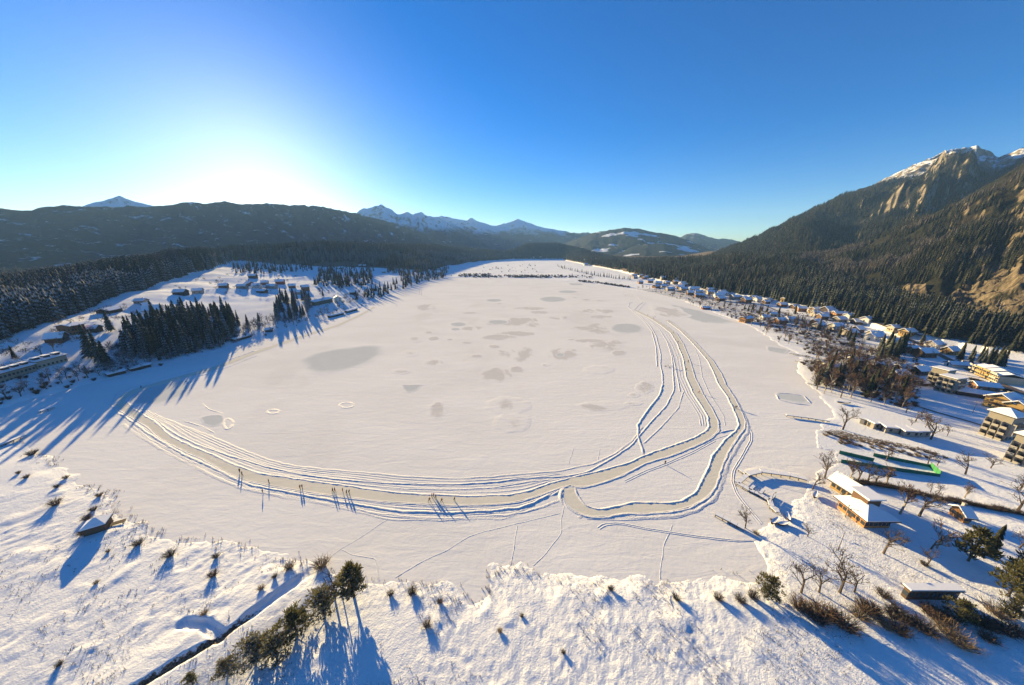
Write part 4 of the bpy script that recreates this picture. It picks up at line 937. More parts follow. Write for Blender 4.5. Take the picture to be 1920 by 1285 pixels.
for px, py, h, lab in [(60, 853, 2.6, 'wide brown shrub on the marsh where the tree shadows end'), (50, 896, 1.5, 'brown shrub left of the marsh edge, second below the widest'), (35, 888, 1.2, 'low shrub near the left picture edge on the marsh'), (124, 897, 1.4, 'small shrub on the marsh point nearest the lake'), (108, 914, 1.5, 'upper of two shrubs one above the other on the left marsh'),
                       (105, 948, 2.6, 'tall brown shrub with blue shadow, lower of two on the left marsh'), (187, 931, 1.6, 'reedy shrub on the small marsh headland above the hut'), (176, 957, 1.6, 'reedy shrub just above the lake hut'), (157, 1002, 2.0, 'dark shrub against the left wall of the lake hut'), (164, 974, 2.0, 'brown shrub behind the lake hut'), (259, 1022, 2.0, 'upright shrub right of the hut shadow'),
                       (319, 1043, 2.2, 'broad reddish shrub near the marsh shore'), (203, 1035, 0.9, 'tiny shrub with a thin shadow right of the hut'), (181, 1094, 0.9, 'single stalk-like shrub in the open marsh'), (406, 1045, 1.5, 'upper shrub of a pair on the marsh left of the ditch'), (400, 1080, 1.8, 'lower shrub of a pair on the marsh left of the ditch'), (384, 1152, 1.2, 'small shrub where the side ditch starts'),
                       (491, 1106, 1.2, 'small reddish shrub left of the long ditch'), (516, 1086, 1.1, 'small shrub on the ditch bank near the lake'), (544, 1067, 2.0, 'reddish-brown bush beside the ditch mouth'), (111, 1248, 1.1, 'little shrub alone at the lower left'), (774, 1113, 2.0, 'dry bush on the shore right of the foreground pine'), (732, 1116, 1.4, 'small dry bush next to the foreground pine'),
                       (801, 1174, 1.6, 'reddish shrub alone on the snow right of the pine shadows'), (825, 1130, 1.2, 'low reddish shrub on the shore notch'), (1145, 1107, 1.3, 'pale grass tuft on the middle of the near shore'), (1056, 1224, 0.8, 'tiny shrub alone in the middle foreground'), (937, 1185, 0.9, 'tiny shrub left of the snow hollow'), (1268, 1124, 1.6, 'brown shrub on the near shore, first right of the footprints'),
                       (1346, 1124, 1.8, 'brown shrub on the near shore, second right of the footprints'), (1387, 1127, 2.0, 'brown shrub on the near shore, third right of the footprints'), (1412, 1122, 2.2, 'brown shrub next to the olive pine bush'), (602, 1064, 3.0, 'thin upright stem at the mouth of the ditch'), (978, 1156, 0.8, 'brown sedge in the dark hollow of the near shore'), (1733, 1060, 1.5, 'shrub at the foot of a small lawn tree'),
                       (1450, 980, 1.4, 'shrub beside the snowed-in boats'), (1418, 1002, 1.2, 'twiggy shrub on the beach by the short dock')]:
    shrub(px, py, h, lab)
for px, py in [(1521, 1147), (1545, 1150), (1500, 1140), (1560, 1160), (1588, 1175), (1621, 1144), (1640, 1150), (1687, 1153), (1670, 1160), (1700, 1165), (1720, 1175), (1650, 1120), (1740, 1150), (1760, 1158), (1775, 1165), (1805, 1207), (1820, 1160), (1838, 1172), (1855, 1180), (1870, 1175), (1885, 1185), (1908, 1184), (1735, 1180), (1690, 1185), (1862, 1150), (1846, 1200), (1780, 1190), (1530, 1165), (1610, 1160), (1660, 1175)]:
    shrub(px + R.uniform(-5, 5), py + R.uniform(-4, 4), R.uniform(1.8, 3.4), 'dark brown shrub in the scrub belt below the long wooden shed', None, 'shrubs of the scrub belt at lower right', 1.5)
HEDGE = [(1600, 906), (1640, 910), (1680, 917), (1720, 927), (1760, 936), (1800, 943), (1850, 953), (1915, 965)]
for i in range(60):
    t = i / 59 * (len(HEDGE) - 1); k = min(int(t), len(HEDGE) - 2); f = t - k
    shrub(HEDGE[k][0] * (1 - f) + HEDGE[k + 1][0] * f, HEDGE[k][1] * (1 - f) + HEDGE[k + 1][1] * f, R.uniform(0.9, 2.0), 'brown bush of the long hedge, ' + nth(i) + ' from the lodge end', 0, 'bushes of the long hedge', 1.5)
for i in range(46):
    f = i / 45; px = 1820 + (1898 - 1820) * f; py = 712 + (738 - 712) * f
    shrub(px, py, R.uniform(1.6, 2.4), 'dark clipped bush of the hotel hedge, ' + nth(i) + ' from the left end', 0, 'hedge bushes below the yellow hotel', 1.3)
# low garden scrub of the village, too dense to count
CROWN_OBJ['scrub'] = link('shrub', SHR[0], None, gt(1702, 768), 0.3, 'low brown bush at the tip of the shore thicket', 'shrub')
pts = [gt(R.uniform(*u), R.uniform(*v)) for u, v, n in (((1185, 1420), (538, 606), 330), ((1390, 1620), (585, 690), 420), ((1510, 1720), (660, 765), 420)) for _ in range(n)]
pts = np.array([p for p in pts if poly_sd(np.array([p[0]]), np.array([p[1]]), VILL)[0] < 14 and p[2] > 0.15])
forest('undergrowth', pts, rng.uniform(1.0, 3.0, len(pts)), 'scrub', 'low brown garden scrub along the right shore')
pts = np.array([gt(R.uniform(0, 700), R.uniform(555, 760)) for _ in range(500)])
sdv = poly_sd(pts[:, 0], pts[:, 1], LAKE); pts = pts[(sdv > 2) & (sdv < 26)]
forest('undergrowth', pts, rng.uniform(1.0, 2.8, len(pts)), 'scrub', 'low dark scrub on the shaded left bank')
CROWN_OBJ['twig'] = [o for o in bpy.data.objects if o.name.startswith('crown') and o.data is BARE[1][1]][0]
pts = [gt(R.uniform(*u), R.uniform(*v)) for u, v, n in (((1185, 1420), (538, 606), 260), ((1390, 1620), (585, 690), 260), ((1510, 1720), (660, 765), 200)) for _ in range(n)]
pts = np.array([p for p in pts if poly_sd(np.array([p[0]]), np.array([p[1]]), VILL)[0] < 16 and p[2] > 0.15])
forest('undergrowth', pts, rng.uniform(5.0, 10.0, len(pts)), 'twig', 'slender bare saplings along the right shore')
pts = [gt(R.uniform(*u), R.uniform(*v)) for u, v, n in (((70, 330), (575, 668), 60), ((0, 60), (645, 700), 16), ((330, 560), (520, 556), 60), ((590, 720), (535, 572), 60)) for _ in range(n)]
pts = np.array([p for p in pts if poly_sd(np.array([p[0]]), np.array([p[1]]), LAKE)[0] > 8]); forest('undergrowth', pts, rng.uniform(5.0, 11.0, len(pts)), 'twig', 'bare trees and bushes scattered over the left slope')
CROWN_OBJ['hoar'] = [o for o in bpy.data.objects if o.name.startswith('crown') and o.data is BARE_FROST[0][1]][0]
pts = [gt(R.uniform(200, 720), R.uniform(560, 705)) for _ in range(900)]
pts = np.array(pts); sdv = poly_sd(pts[:, 0], pts[:, 1], LAKE); pts = pts[(sdv > 3) & (sdv < 45)]
forest('undergrowth', pts, rng.uniform(4.0, 9.0, len(pts)), 'hoar', 'hoar-frosted thicket on the shaded left bank')
# reed fringe and stubble, too many to count
def reeds(name, pts, hs, label, mat):
    V = []; Fc = []
    for (x_, y_, z_), h in zip(pts, hs):
        for _ in range(4):
            a = R.uniform(0, 6.28); dx, dy = math.cos(a), math.sin(a); w = 0.05; lx, ly = R.gauss(0, .25) * h, R.gauss(0, .25) * h; ox, oy = R.gauss(0, .2), R.gauss(0, .2)
            b = len(V); V += [(x_ + ox - dy * w, y_ + oy + dx * w, z_ - .05), (x_ + ox + dy * w, y_ + oy - dx * w, z_ - .05), (x_ + ox + lx, y_ + oy + ly, z_ + h)]; Fc.append((b, b + 1, b + 2))
    link(name, mesh_np(name, np.array(V), np.array(Fc), [mat]), label=label, cat='reeds', kind='stuff')
seg = LAKE[43:-3]; pts = []
for (ax, ay), (bx, by) in zip(seg[:-1], seg[1:]):
    L = math.hypot(bx - ax, by - ay)
    for _ in range(int(L * 2.2)):
        f = R.random(); o = R.gauss(0.4, 1.3); nx, ny = -(by - ay) / L, (bx - ax) / L
        pts.append((ax + (bx - ax) * f + nx * o, ay + (by - ay) * f + ny * o))
pa = np.array(pts); kk = fbm(pa[:, 0] / 8, pa[:, 1] / 8, 2, 3) > 0.5; pa = pa[kk]
zz, _ = ground(pa[:, 0], pa[:, 1]); reeds('reeds', np.column_stack([pa, np.maximum(zz, 0)]), rng.uniform(0.3, 0.9, len(pa)), 'dry reeds along the near shoreline', M_reed)
n = 15000; a = np.radians(rng.uniform(-66, 60, n)); r = rng.uniform(40, 150, n); px_, py_ = r * np.sin(a), r * np.cos(a); zz, sdd = ground(px_, py_)
kk = (sdd > 1) & (fbm(px_ / 9, py_ / 9, 3, 8) > 0.56); reeds('sedge', np.column_stack([px_, py_, zz])[kk], rng.uniform(0.15, 0.5, kk.sum()), 'scattered sedge stalks poking through the snow', M_twig)
pl = [gt(R.gauss(990, 45), R.uniform(516.5, 521.5)) for _ in range(260)] + [gt(q_, np.interp(q_, [1060, 1120, 1180], [527, 532, 541]) - R.uniform(0.3, 2.5)) for q_ in [R.uniform(1085, 1180) for _ in range(90)]] + [gt(R.uniform(860, 920), R.uniform(514, 519)) for _ in range(120)] + [gt(R.uniform(905, 1010), R.uniform(496, 512)) for _ in range(40)]
pl += [gt(R.uniform(870, 1110), R.uniform(517.5, 521)) for _ in range(120)]
forest('undergrowth', pl, rng.uniform(1.5, 5.0, len(pl)), 'scrub', 'dark reed beds and scrub at the far end of the lake')
SITEP = spread([(1535, 808), (1590, 822), (1690, 836), (1790, 862), (1750, 862), (1640, 842), (1560, 830)], 70, 1.5)
for g in SITEP[:34]:
    o = link('shrub', R.choice(SHR), None, g, R.uniform(0, 6.28), 'brown weed clump on the churned ground behind the green screens', 'shrub', 'weed clumps on the churned ground'); h = R.uniform(0.7, 1.5); o.scale = (h * 1.6, h * 1.6, h)
# ------------------------------------------------------------------ buildings
M_roofsnow = simple('roof_snow', (0.80, 0.81, 0.84), 0.8, 0.04, 1.0)
M_glass = simple('window_glass', (0.03, 0.04, 0.05), 0.15, 0.3, 1.0, 0.6)
M_tile = simple('dark_roof', (0.07, 0.055, 0.05), 0.8, 0.3, 2)
M_concrete = simple('pale_concrete', (0.33, 0.30, 0.25), 0.85, 0.15, 1.0)
M_wooddark = simple('weathered_wood', (0.075, 0.050, 0.034), 0.85, 0.35, 2)
WALL = {k: simple(k + '_wall', c, 0.85, 0.15, 0.8) for k, c in dict(white=(0.62, 0.58, 0.52), yellow=(0.36, 0.235, 0.085), ochre=(0.34, 0.22, 0.08), cream=(0.42, 0.36, 0.27), brown=(0.13, 0.075, 0.045), wood=(0.26, 0.13, 0.06), orange=(0.42, 0.20, 0.07), dark=(0.06, 0.045, 0.038),
        green=(0.10, 0.12, 0.085), grey=(0.30, 0.27, 0.23), red=(0.22, 0.05, 0.03), stone=(0.27, 0.24, 0.19)).items()}
_w = MB(); _w.box(-0.5, 0.5, -0.06, 0.06, 0, 1.2); WIN = _w.mesh('window', M_glass)
_w = MB(); _w.box(-0.56, 0.56, -0.03, 0.03, -0.12, -0.02); SILL = _w.mesh('sill', M_roofsnow)
_w = MB(); _w.box(-0.5, 0.5, -0.05, 0.05, 0, 2.1); DOOR = _w.mesh('door', M_wooddark)
_w = MB(); _w.box(-0.35, 0.35, -0.3, 0.3, 0, 1.5); _w.box(-0.42, 0.42, -0.37, 0.37, 1.5, 1.72); CHIM = _w.mesh('chimney', M_concrete)
def windows(root, w, d, h, nx, ny, floors, sides='wsen', z0=0.9):
    """one object per pane; west (-x) and south (-y) faces look towards the lake"""
    for fl in range(floors):
        z = z0 + fl * 2.7
        if z + 1.4 > h: break
        for side, n, L in (('s', nx, w), ('n', nx, w), ('w', ny, d), ('e', ny, d)):
            if side not in sides: continue
            for i in range(n):
                u = (i + 0.5) / n * L - L / 2
                loc, rz = {'s': ((u, -d / 2, z), 0), 'n': ((u, d / 2, z), 0), 'w': ((-w / 2, u, z), math.pi / 2), 'e': ((w / 2, u, z), math.pi / 2)}[side]
                link('window', WIN, root, loc, rz)
def slab(mb, a, b, y0, y1, t, m=0):
    """sloping roof slab between (x,z) a and b"""
    n = Vector((-(b[1] - a[1]), 0, b[0] - a[0])).normalized() * t
    if n.z < 0: n = -n
    mb.prism([(a[0], a[1]), (b[0], b[1]), (b[0] + n.x, b[1] + n.z), (a[0] + n.x, a[1] + n.z)], y0, y1, m)
def gable(root, w, d, h, rise, wall, over=0.7, ridge='x', snow=0.35, roofmat=None):
    wb = MB()
    L, S = (w, d) if ridge == 'x' else (d, w)
    wb.prism([(-S / 2, -1.5), (S / 2, -1.5), (S / 2, h), (0, h + rise), (-S / 2, h)], -L / 2, L / 2)
    rb, sb = MB(), MB(); k = rise / (S / 2); e = over
    for s in (-1, 1):
        a = (s * (S / 2 + e), h - k * e + 0.02); b = (0, h + rise + 0.02)
        slab(rb, a, b, -L / 2 - e, L / 2 + e, 0.2); a2 = (s * (S / 2 + e - 0.12), h - k * (e - 0.12) + 0.24); b2 = (0, h + rise + 0.24)
        slab(sb, a2, b2, -L / 2 - e + 0.1, L / 2 + e - 0.1, snow)
    q = 0.0 if ridge == 'y' else math.pi / 2
    link('wall', wb.mesh('wall', WALL[wall]), root, (0, 0, 0), q)
    rf = link('roof', rb.mesh('roof', roofmat or M_tile), root, (0, 0, 0), q); link('snow_cover', sb.mesh('snow_cover', M_roofsnow), rf)
    return rf
def hip(root, w, d, h, rise, wall, over=1.0, snow=0.35):
    wb = MB(); wb.box(-w / 2, w / 2, -d / 2, d / 2, -1.5, h)
    link('wall', wb.mesh('wall', WALL[wall]), root)
    def hp(o, z0, t):
        m = MB(); W, D = w / 2 + o, d / 2 + o; k = min(W, D); rx, ry = W - k, D - k
        base = [(-W, -D, z0), (W, -D, z0), (W, D, z0), (-W, D, z0)]; lip = [(x, y, z0 + t) for x, y, _ in base]
        top = [(-rx, -ry, z0 + t + rise), (rx, -ry, z0 + t + rise), (rx, ry, z0 + t + rise), (-rx, ry, z0 + t + rise)]
        m.add(base + lip + top, [(3, 2, 1, 0), (0, 1, 5, 4), (1, 2, 6, 5), (2, 3, 7, 6), (3, 0, 4, 7), (4, 5, 9, 8), (5, 6, 10, 9), (6, 7, 11, 10), (7, 4, 8, 11), (8, 9, 10, 11)])
        return m
    rf = link('roof', hp(over, h + 0.02, 0.25).mesh('roof', M_tile), root); link('snow_cover', hp(over - 0.12, h + 0.22, snow).mesh('snow_cover', M_roofsnow), rf)
    return rf
def flat(root, w, d, h, wall, over=0.4, snow=0.35):
    wb = MB(); wb.box(-w / 2, w / 2, -d / 2, d / 2, -1.5, h); link('wall', wb.mesh('wall', WALL[wall]), root)
    rb = MB(); rb.box(-w / 2 - over, w / 2 + over, -d / 2 - over, d / 2 + over, h + 0.02, h + 0.25); rf = link('roof', rb.mesh('roof', M_tile), root)
    sb = MB(); sb.box(-w / 2 - over + .1, w / 2 + over - .1, -d / 2 - over + .1, d / 2 + over - .1, h + 0.25, h + 0.25 + snow); link('snow_cover', sb.mesh('snow_cover', M_roofsnow), rf)
    return rf
def house(px, py, w, d, h, rise, rz, wall, label, roof='gable', ridge='x', nx=3, ny=2, floors=1, chim=True, door=True, cat='house', group=None, name='house', balcony=False, base=None, snow=0.35, over=0.7):
    g = gt(px, py) if base is None else base
    o = empty(name, g, math.radians(rz)); tag(o, label, cat, group)
    rf = gable(o, w, d, h, rise, wall, over, ridge, snow) if roof == 'gable' else hip(o, w, d, h, rise, wall, over, snow) if roof == 'hip' else flat(o, w, d, h, wall, 0.4, snow)
    if nx or ny: windows(o, w, d, h, nx, ny, floors)
    if chim and roof != 'flat': link('chimney', CHIM, rf, (w * 0.18 if ridge == 'x' else 0.6, 0.5, h + rise * 0.72) if rf.rotation_euler.z == 0 else (0.5, -w * 0.18, h + rise * 0.72))
    if door: link('door', DOOR, o, (-w / 2, d * 0.02, 0.0), math.pi / 2)
    if balcony:
        for fl in range(1, floors):
            mb = MB(); z = fl * 2.7; mb.box(-w / 2 - 1.1, -w / 2, -d / 2 + .3, d / 2 - .3, z - 0.1, z + 0.05); mb.box(-w / 2 - 1.1, -w / 2 - 1.0, -d / 2 + .3, d / 2 - .3, z + 0.05, z + 0.95)
            link('balcony', mb.mesh('balcony', M_wooddark), o)
    return o
def rect_house(FL, FR, BL, z, h, rise, wall, label, **k):
    """from three eave corners in photo points: near left, near right, far left; z is the eave height above the ground"""
    g = gt(*FL)[2]; a, b, c = G(*FL, g + z), G(*FR, g + z), G(*BL, g + z)
    w = np.hypot(*(b - a)[:2]); d = np.hypot(*(c - a)[:2]); yaw = math.atan2(b[1] - a[1], b[0] - a[0])
    ctr = (b + c) / 2; ov = k.get('over', 0.7); gg = gz(ctr[0], ctr[1])
    return house(0, 0, w - 2 * ov, d - 2 * ov, h, rise, math.degrees(yaw), wall, label, base=(ctr[0], ctr[1], gg), **k)
# the lodge by the docks
lo1 = rect_house((1589, 932), (1618, 928), (1573, 899), 3.2, 3.4, 1.9, 'ochre', 'long gabled lodge with yellow lake front beside the docks', ridge='y', nx=2, ny=5, over=0.9)
pav = rect_house((1604, 977), (1668, 977), (1581, 934), 3.2, 3.2, 2.3, 'orange', 'broad hip-roofed lake pavilion with a boxy roof lantern and wooden walls', roof='hip', nx=6, ny=6, over=1.2, chim=False)
lan = MB(); lan.box(-2.0, 2.0, -2.2, 2.2, 4.4, 7.4); lt = link('roof_lantern', lan.mesh('roof_lantern', WALL['brown']), pav, (1.0, 1.5, 0)); lan = MB(); lan.box(-2.6, 2.6, -2.8, 2.8, 7.4, 7.9); link('snow_cover', lan.mesh('snow_cover', M_roofsnow), lt)
rect_house((1796, 968), (1820, 971), (1788, 949), 2.6, 2.7, 1.4, 'orange', 'small wooden cottage with heavy snow roof on the lawn', ridge='x', nx=2, ny=2, over=0.8)
rect_house((1702, 1114), (1812, 1115), (1688, 1094), 2.8, 2.9, 0.2, 'brown', 'long low wooden shed with snow roof in the scrub at lower right', roof='flat', nx=7, ny=1, over=0.8, chim=False)
for px, py, rz, w, lab in [(1626, 795, 28, 5, 'small flat cabin, leftmost of the cabin row'), (1640, 800, 0, 6, 'small flat cabin, second of the cabin row'), (1671, 809, -14, 7.5, 'small flat cabin, third of the cabin row'), (1699, 815, -6, 6, 'small flat cabin, fourth of the cabin row'), (1719, 815, 0, 6, 'small flat cabin, rightmost of the cabin row')]:
    house(px, py, w, 4, 2.4, 0, rz, 'grey', lab, roof='flat', nx=2, ny=1, chim=False, cat='cabin', name='cabin', snow=0.5)
# lake hut on the marsh, with its deck
hut = house(186, 992, 4.4, 3.8, 2.0, 1.5, 32, 'brown', 'small dark lake hut with pyramid snow roof on the marsh', roof='hip', nx=3, ny=2, chim=False, cat='hut', name='hut', over=0.4)
mb = MB()
for i in range(9): mb.box(2.3 + i * 0.34, 2.6 + i * 0.34, -0.8, 0.8, 0.25, 0.33)
for x_ in (2.6, 5.0):
    for y_ in (-.7, .7): mb.box(x_ - .08, x_ + .08, y_ - .08, y_ + .08, -1.2, 0.25)
link('deck', mb.mesh('deck', M_wooddark), hut)
# hotel and farms on the left slope
def wing(A, B, depth, h, wall, label, rise=1.2, n=10, sky_n=0, **k):
    a = gt(*A); b = gt(*B); w = np.hypot(*(b - a)[:2]); yaw = math.atan2(b[1] - a[1], b[0] - a[0]); nrm = np.array([-math.sin(yaw), math.cos(yaw)])
    c = (a[:2] + b[:2]) / 2 + nrm * depth / 2
    o = house(0, 0, w, depth, h, rise, math.degrees(yaw), wall, label, base=(c[0], c[1], min(a[2], b[2])), nx=n, ny=3, **k)
    for i in range(sky_n):
        mb = MB(); u = (i + 0.5) / sky_n * w - w / 2; mb.box(u - 1.3, u + 1.3, -depth * 0.36, -depth * 0.12, h + rise * 0.3, h + rise + 0.9); mb2 = MB(); mb2.box(u - 1.5, u + 1.5, -depth * 0.38, -depth * 0.1, h + rise + 0.9, h + rise + 1.25)
        dm = link('dormer', mb.mesh('dormer', WALL['dark']), o); link('snow_cover', mb2.mesh('snow_cover', M_roofsnow), dm)
    return o
wing((-40, 735), (70, 696), 12, 6.2, 'stone', 'long two-storey hotel wing with roof dormers cut by the left edge', n=14, sky_n=6, floors=2, chim=False)
wing((72, 693), (128, 677), 11, 4.6, 'cream', 'shorter hotel wing with arched dark windows next to the long one', n=7, sky_n=3, floors=1, chim=False)
wing((138, 629), (164, 624), 10, 7, 'wood', 'brown timber farmhouse with rows of windows on the left slope', n=5, floors=2)
wing((205, 589), (231, 584), 9, 3.2, 'dark', 'long dark barn high on the left slope', n=0, chim=False, rise=2)
wing((590, 574), (624, 567), 12, 5.2, 'green', 'long dark green lodge above the left shore', n=8, floors=2, rise=1.6)
wing((627, 566), (641, 566), 10, 5.5, 'white', 'white gabled house attached to the long green lodge', n=2, floors=2, rise=2.5, ridge='y')
for A, B, lab in [((205, 708), (237, 700), 'long dark boathouse on the left shore, left one of two in line'), ((247, 697), (284, 688), 'long dark boathouse on the left shore, right one of two in line'), ((441, 641), (472, 632), 'dark boathouse below the spruce grove'), ((620, 596), (645, 590), 'low dark boathouse below the lodge, left one of two'), ((652, 587), (670, 582), 'low dark boathouse below the lodge, right one of two')]:
    wing(A, B, 4.5, 1.9, 'dark', lab, rise=0.5, n=5, chim=False, door=False, cat='boathouse', name='boathouse')
for px, py, w, d, h, rise, rz, wall, lab in [(109, 640, 8, 8, 3, 3.2, 30, 'brown', 'brown hut with steep roof among shrubs above the hotel'), (178, 622, 6, 7, 3, 2, 20, 'dark', 'small dark twin-roofed shed right of the timber farmhouse'), (287, 590, 11, 10, 5, 4, 40, 'white', 'white chalet with dark half-hipped roof on the left slope'), (266, 569, 9, 7, 3, 2, 10, 'grey', 'grey snow-covered barn above the white chalet'),
                                             (276, 577, 6, 6, 3, 2, 60, 'wood', 'small timber shed next to the white chalet'), (340, 553, 12, 9, 4, 3, 10, 'dark', 'dark farmhouse in bushes below the upper forest edge'), (475, 522, 12, 9, 5, 3, 10, 'dark', 'dark hay barn alone on the upper meadow'), (505, 622, 5, 4, 2.2, 1.3, 20, 'dark', 'tiny boat hut on the snowy shore below the sunlit meadow'), (455, 541, 12, 9, 4, 2.5, 10, 'grey', 'farmhouse at the left end of the hillside hamlet'),
                                             (468, 536, 10, 9, 4, 3, -20, 'brown', 'brown house second from left in the hillside hamlet'), (482, 540, 11, 9, 4, 3, 15, 'white', 'white house in the middle of the hillside hamlet'), (497, 534, 10, 9, 4, 3, 30, 'brown', 'brown house at the back of the hillside hamlet'), (510, 541, 13, 9, 4, 3, 5, 'grey', 'wide house right of the middle of the hillside hamlet'), (526, 533, 12, 10, 5, 3, 20, 'red', 'house with reddish wall at the right end of the hillside hamlet'),
                                             (492, 549, 12, 8, 3, 2, 0, 'dark', 'low dark barn in front of the hillside hamlet'), (573, 545, 10, 10, 6, 3, 45, 'brown', 'tall brown house behind the grove beside the lodge'), (676, 500, 8, 7, 3, 2, 0, 'dark', 'tiny dark house below the far wood, left one of two'), (684, 500, 8, 7, 3, 2, 0, 'dark', 'tiny dark house below the far wood, right one of two'), (823, 514, 12, 10, 6, 4, 30, 'white', 'white house with arched gable at the far left lake corner')]:
    house(px, py, w, d, h, rise, rz, wall, lab, roof='gable', floors=2, nx=3, ny=2)
# right-hand village
for px, py, w, d, h, rise, rz, wall, fl, lab in [(1323, 580, 12, 7, 3.0, 1.6, -10, 'red', 1, 'dark red boathouse on the far right shore'), (1398, 604, 15, 9, 6, 2, 18, 'orange', 2, 'orange timber house at the water beside thin blue ice'), (1474, 566, 14, 10, 5, 2.5, 5, 'yellow', 2, 'pale yellow farmhouse at the forest edge'), (1473, 556, 16, 10, 5, 3, 0, 'white', 2, 'snow-roofed house right behind the pale yellow farmhouse'), (1527, 570, 12, 9, 4, 3, 0, 'grey', 2, 'small snowy house against the dark forest, left one of two'),
                                             (1549, 575, 10, 8, 4, 3, 10, 'grey', 2, 'small snowy house against the dark forest, right one of two'), (1528, 588, 14, 11, 7, 3, 8, 'yellow', 3, 'three-storey yellow inn left of the blue-roofed house'), (1543, 595, 11, 9, 5, 2.5, 8, 'cream', 2, 'cream house in front of the blue-roofed house'), (1552, 587, 16, 12, 6, 4, 8, 'dark', 2, 'big dark house with bluish snow roof beside the yellow inn'), (1576, 596, 20, 10, 7, 2, -12, 'orange', 3, 'long orange guesthouse with rows of balconies'),
                                             (1609, 608, 14, 9, 4, 3, -8, 'brown', 1, 'brown house with wide snow roof in mid village'), (1637, 588, 13, 10, 5, 3, 0, 'white', 2, 'white house in forest shade, left one of two'), (1655, 592, 12, 9, 4, 3, -10, 'grey', 2, 'grey house in forest shade, right one of two'), (1675, 620, 10, 8, 4.5, 2.5, 0, 'cream', 2, 'small cream house behind the compact conifer block'), (1700, 628, 11, 9, 4.5, 3, 5, 'yellow', 2, 'yellow house with snow roof by the road bend'),
                                             (1692, 606, 10, 8, 4, 3, 5, 'grey', 2, 'grey house in the shade near the upper road'), (1731, 668, 13, 10, 5, 3, 2, 'brown', 2, 'timber chalet with snow roof right of the compact conifer block'), (1709, 662, 9, 8, 4, 3, 15, 'grey', 1, 'snow-covered garden house beside the timber chalet'), (1612, 680, 14, 6, 3, 1.4, -14, 'brown', 1, 'long brown barn behind the shore thicket'), (1640, 690, 8, 7, 2.5, 3.2, 60, 'dark', 1, 'small dark A-frame hut behind the thicket'),
                                             (1662, 694, 8, 7, 3.2, 2, -5, 'dark', 1, 'dark holiday chalet, left one of the chalet cluster'), (1690, 697, 10, 8, 4, 2.5, 5, 'wood', 2, 'reddish holiday chalet, upper middle of the chalet cluster'), (1682, 709, 10, 8, 4.2, 2.5, 5, 'wood', 2, 'reddish holiday chalet, lower middle of the chalet cluster'), (1722, 701, 10, 8, 4, 2.5, 5, 'brown', 2, 'dark holiday chalet, right one of the chalet cluster'), (1562, 692, 9, 7, 3, 1.5, -5, 'dark', 1, 'dark shed in the thicket near the water'),
                                             (1545, 683, 8, 6, 2.2, 1.2, 10, 'grey', 1, 'snow-buried boat shed at the shore near the dark shed'), (1749, 653, 11, 9, 5, 3, 10, 'white', 2, 'white gabled house above the village road'), (1779, 664, 10, 8, 4.5, 3, 8, 'yellow', 2, 'bright yellow house above the village road'), (1795, 688, 13, 7, 2.6, 1.6, -18, 'white', 1, 'low white-roofed shed beside the road'), (1843, 730, 12, 7, 3.4, 1.8, -20, 'wood', 1, 'brown wooden shed below the yellow hotel'),
                                             (1876, 766, 11, 11, 7, 3.5, 12, 'yellow', 3, 'orange-yellow gabled house between the two towers'), (1908, 776, 10, 9, 6, 3, 12, 'yellow', 2, 'yellow house cut by the right edge above the tower'), (1725, 722, 7, 4, 2.2, 1.0, 0, 'brown', 1, 'tiny brown shed below the chalet cluster'), (1700, 727, 6, 4, 2.0, 0.8, 10, 'wood', 1, 'tiny timber hut left of the grey apartment block'), (1822, 742, 16, 8, 3, 1.5, -35, 'dark', 1, 'long dark-sided garage beside the grey apartment block')]:
    house(px, py, w * .78, d * .78, h * .78, rise * .8, rz, wall, lab, floors=fl, nx=3, ny=2, balcony=(fl > 1 and wall in ('yellow', 'orange', 'wood')))
for px, py in [(640, 505), (662, 552), (700, 545), (560, 552), (420, 540), (372, 550), (548, 540), (720, 512)]:
    house(px, py, 10, 8, 3.8, 2.6, R.uniform(-20, 40), R.choice(['grey', 'brown', 'dark', 'white']), 'small snow-roofed farmhouse scattered over the upper left meadows', nx=2, ny=1, floors=1, group='farmhouses scattered over the left meadows')
far_v = spread([(1185, 517), (1260, 524), (1340, 548), (1420, 565), (1400, 575), (1320, 562), (1250, 545), (1190, 532)], 34, 16)
for g in far_v:
    house(0, 0, R.uniform(9, 14), R.uniform(8, 10), R.uniform(3.5, 5.5), R.uniform(2, 3.5), R.uniform(-25, 25), R.choice(['white', 'grey', 'brown', 'cream', 'wood']), 'tiny snow-roofed house in the distant lakeside village below the forest', base=g, nx=2, ny=1, floors=2, chim=False, door=False, group='houses of the distant lakeside village')
for g in spread([(1420, 588), (1520, 606), (1640, 628), (1690, 660), (1640, 640), (1540, 625), (1430, 600)], 12, 14) + spread([(1350, 556), (1460, 578), (1560, 606), (1640, 606), (1560, 590), (1440, 566)], 14, 14):
    house(0, 0, R.uniform(7, 10), R.uniform(6, 8), R.uniform(3, 4.5), R.uniform(1.8, 2.6), R.uniform(-20, 20), R.choice(['white', 'grey', 'brown', 'wood', 'dark']), 'small snow-roofed house among bare garden trees in the right-hand village', base=g, nx=2, ny=1, floors=1, group='small houses among the gardens of the village')
for px, py in [(1088, 488), (1098, 490), (1108, 487), (1118, 489), (1130, 488), (1142, 489), (1000, 485), (1014, 484), (1098, 498)]:
    house(px, py, R.uniform(14, 22), 12, 6, 4, R.uniform(-20, 20), R.choice(['white', 'cream', 'brown']), 'faint far house at the end of the valley meadow', nx=2, ny=1, floors=2, chim=False, door=False, group='far houses at the end of the valley')
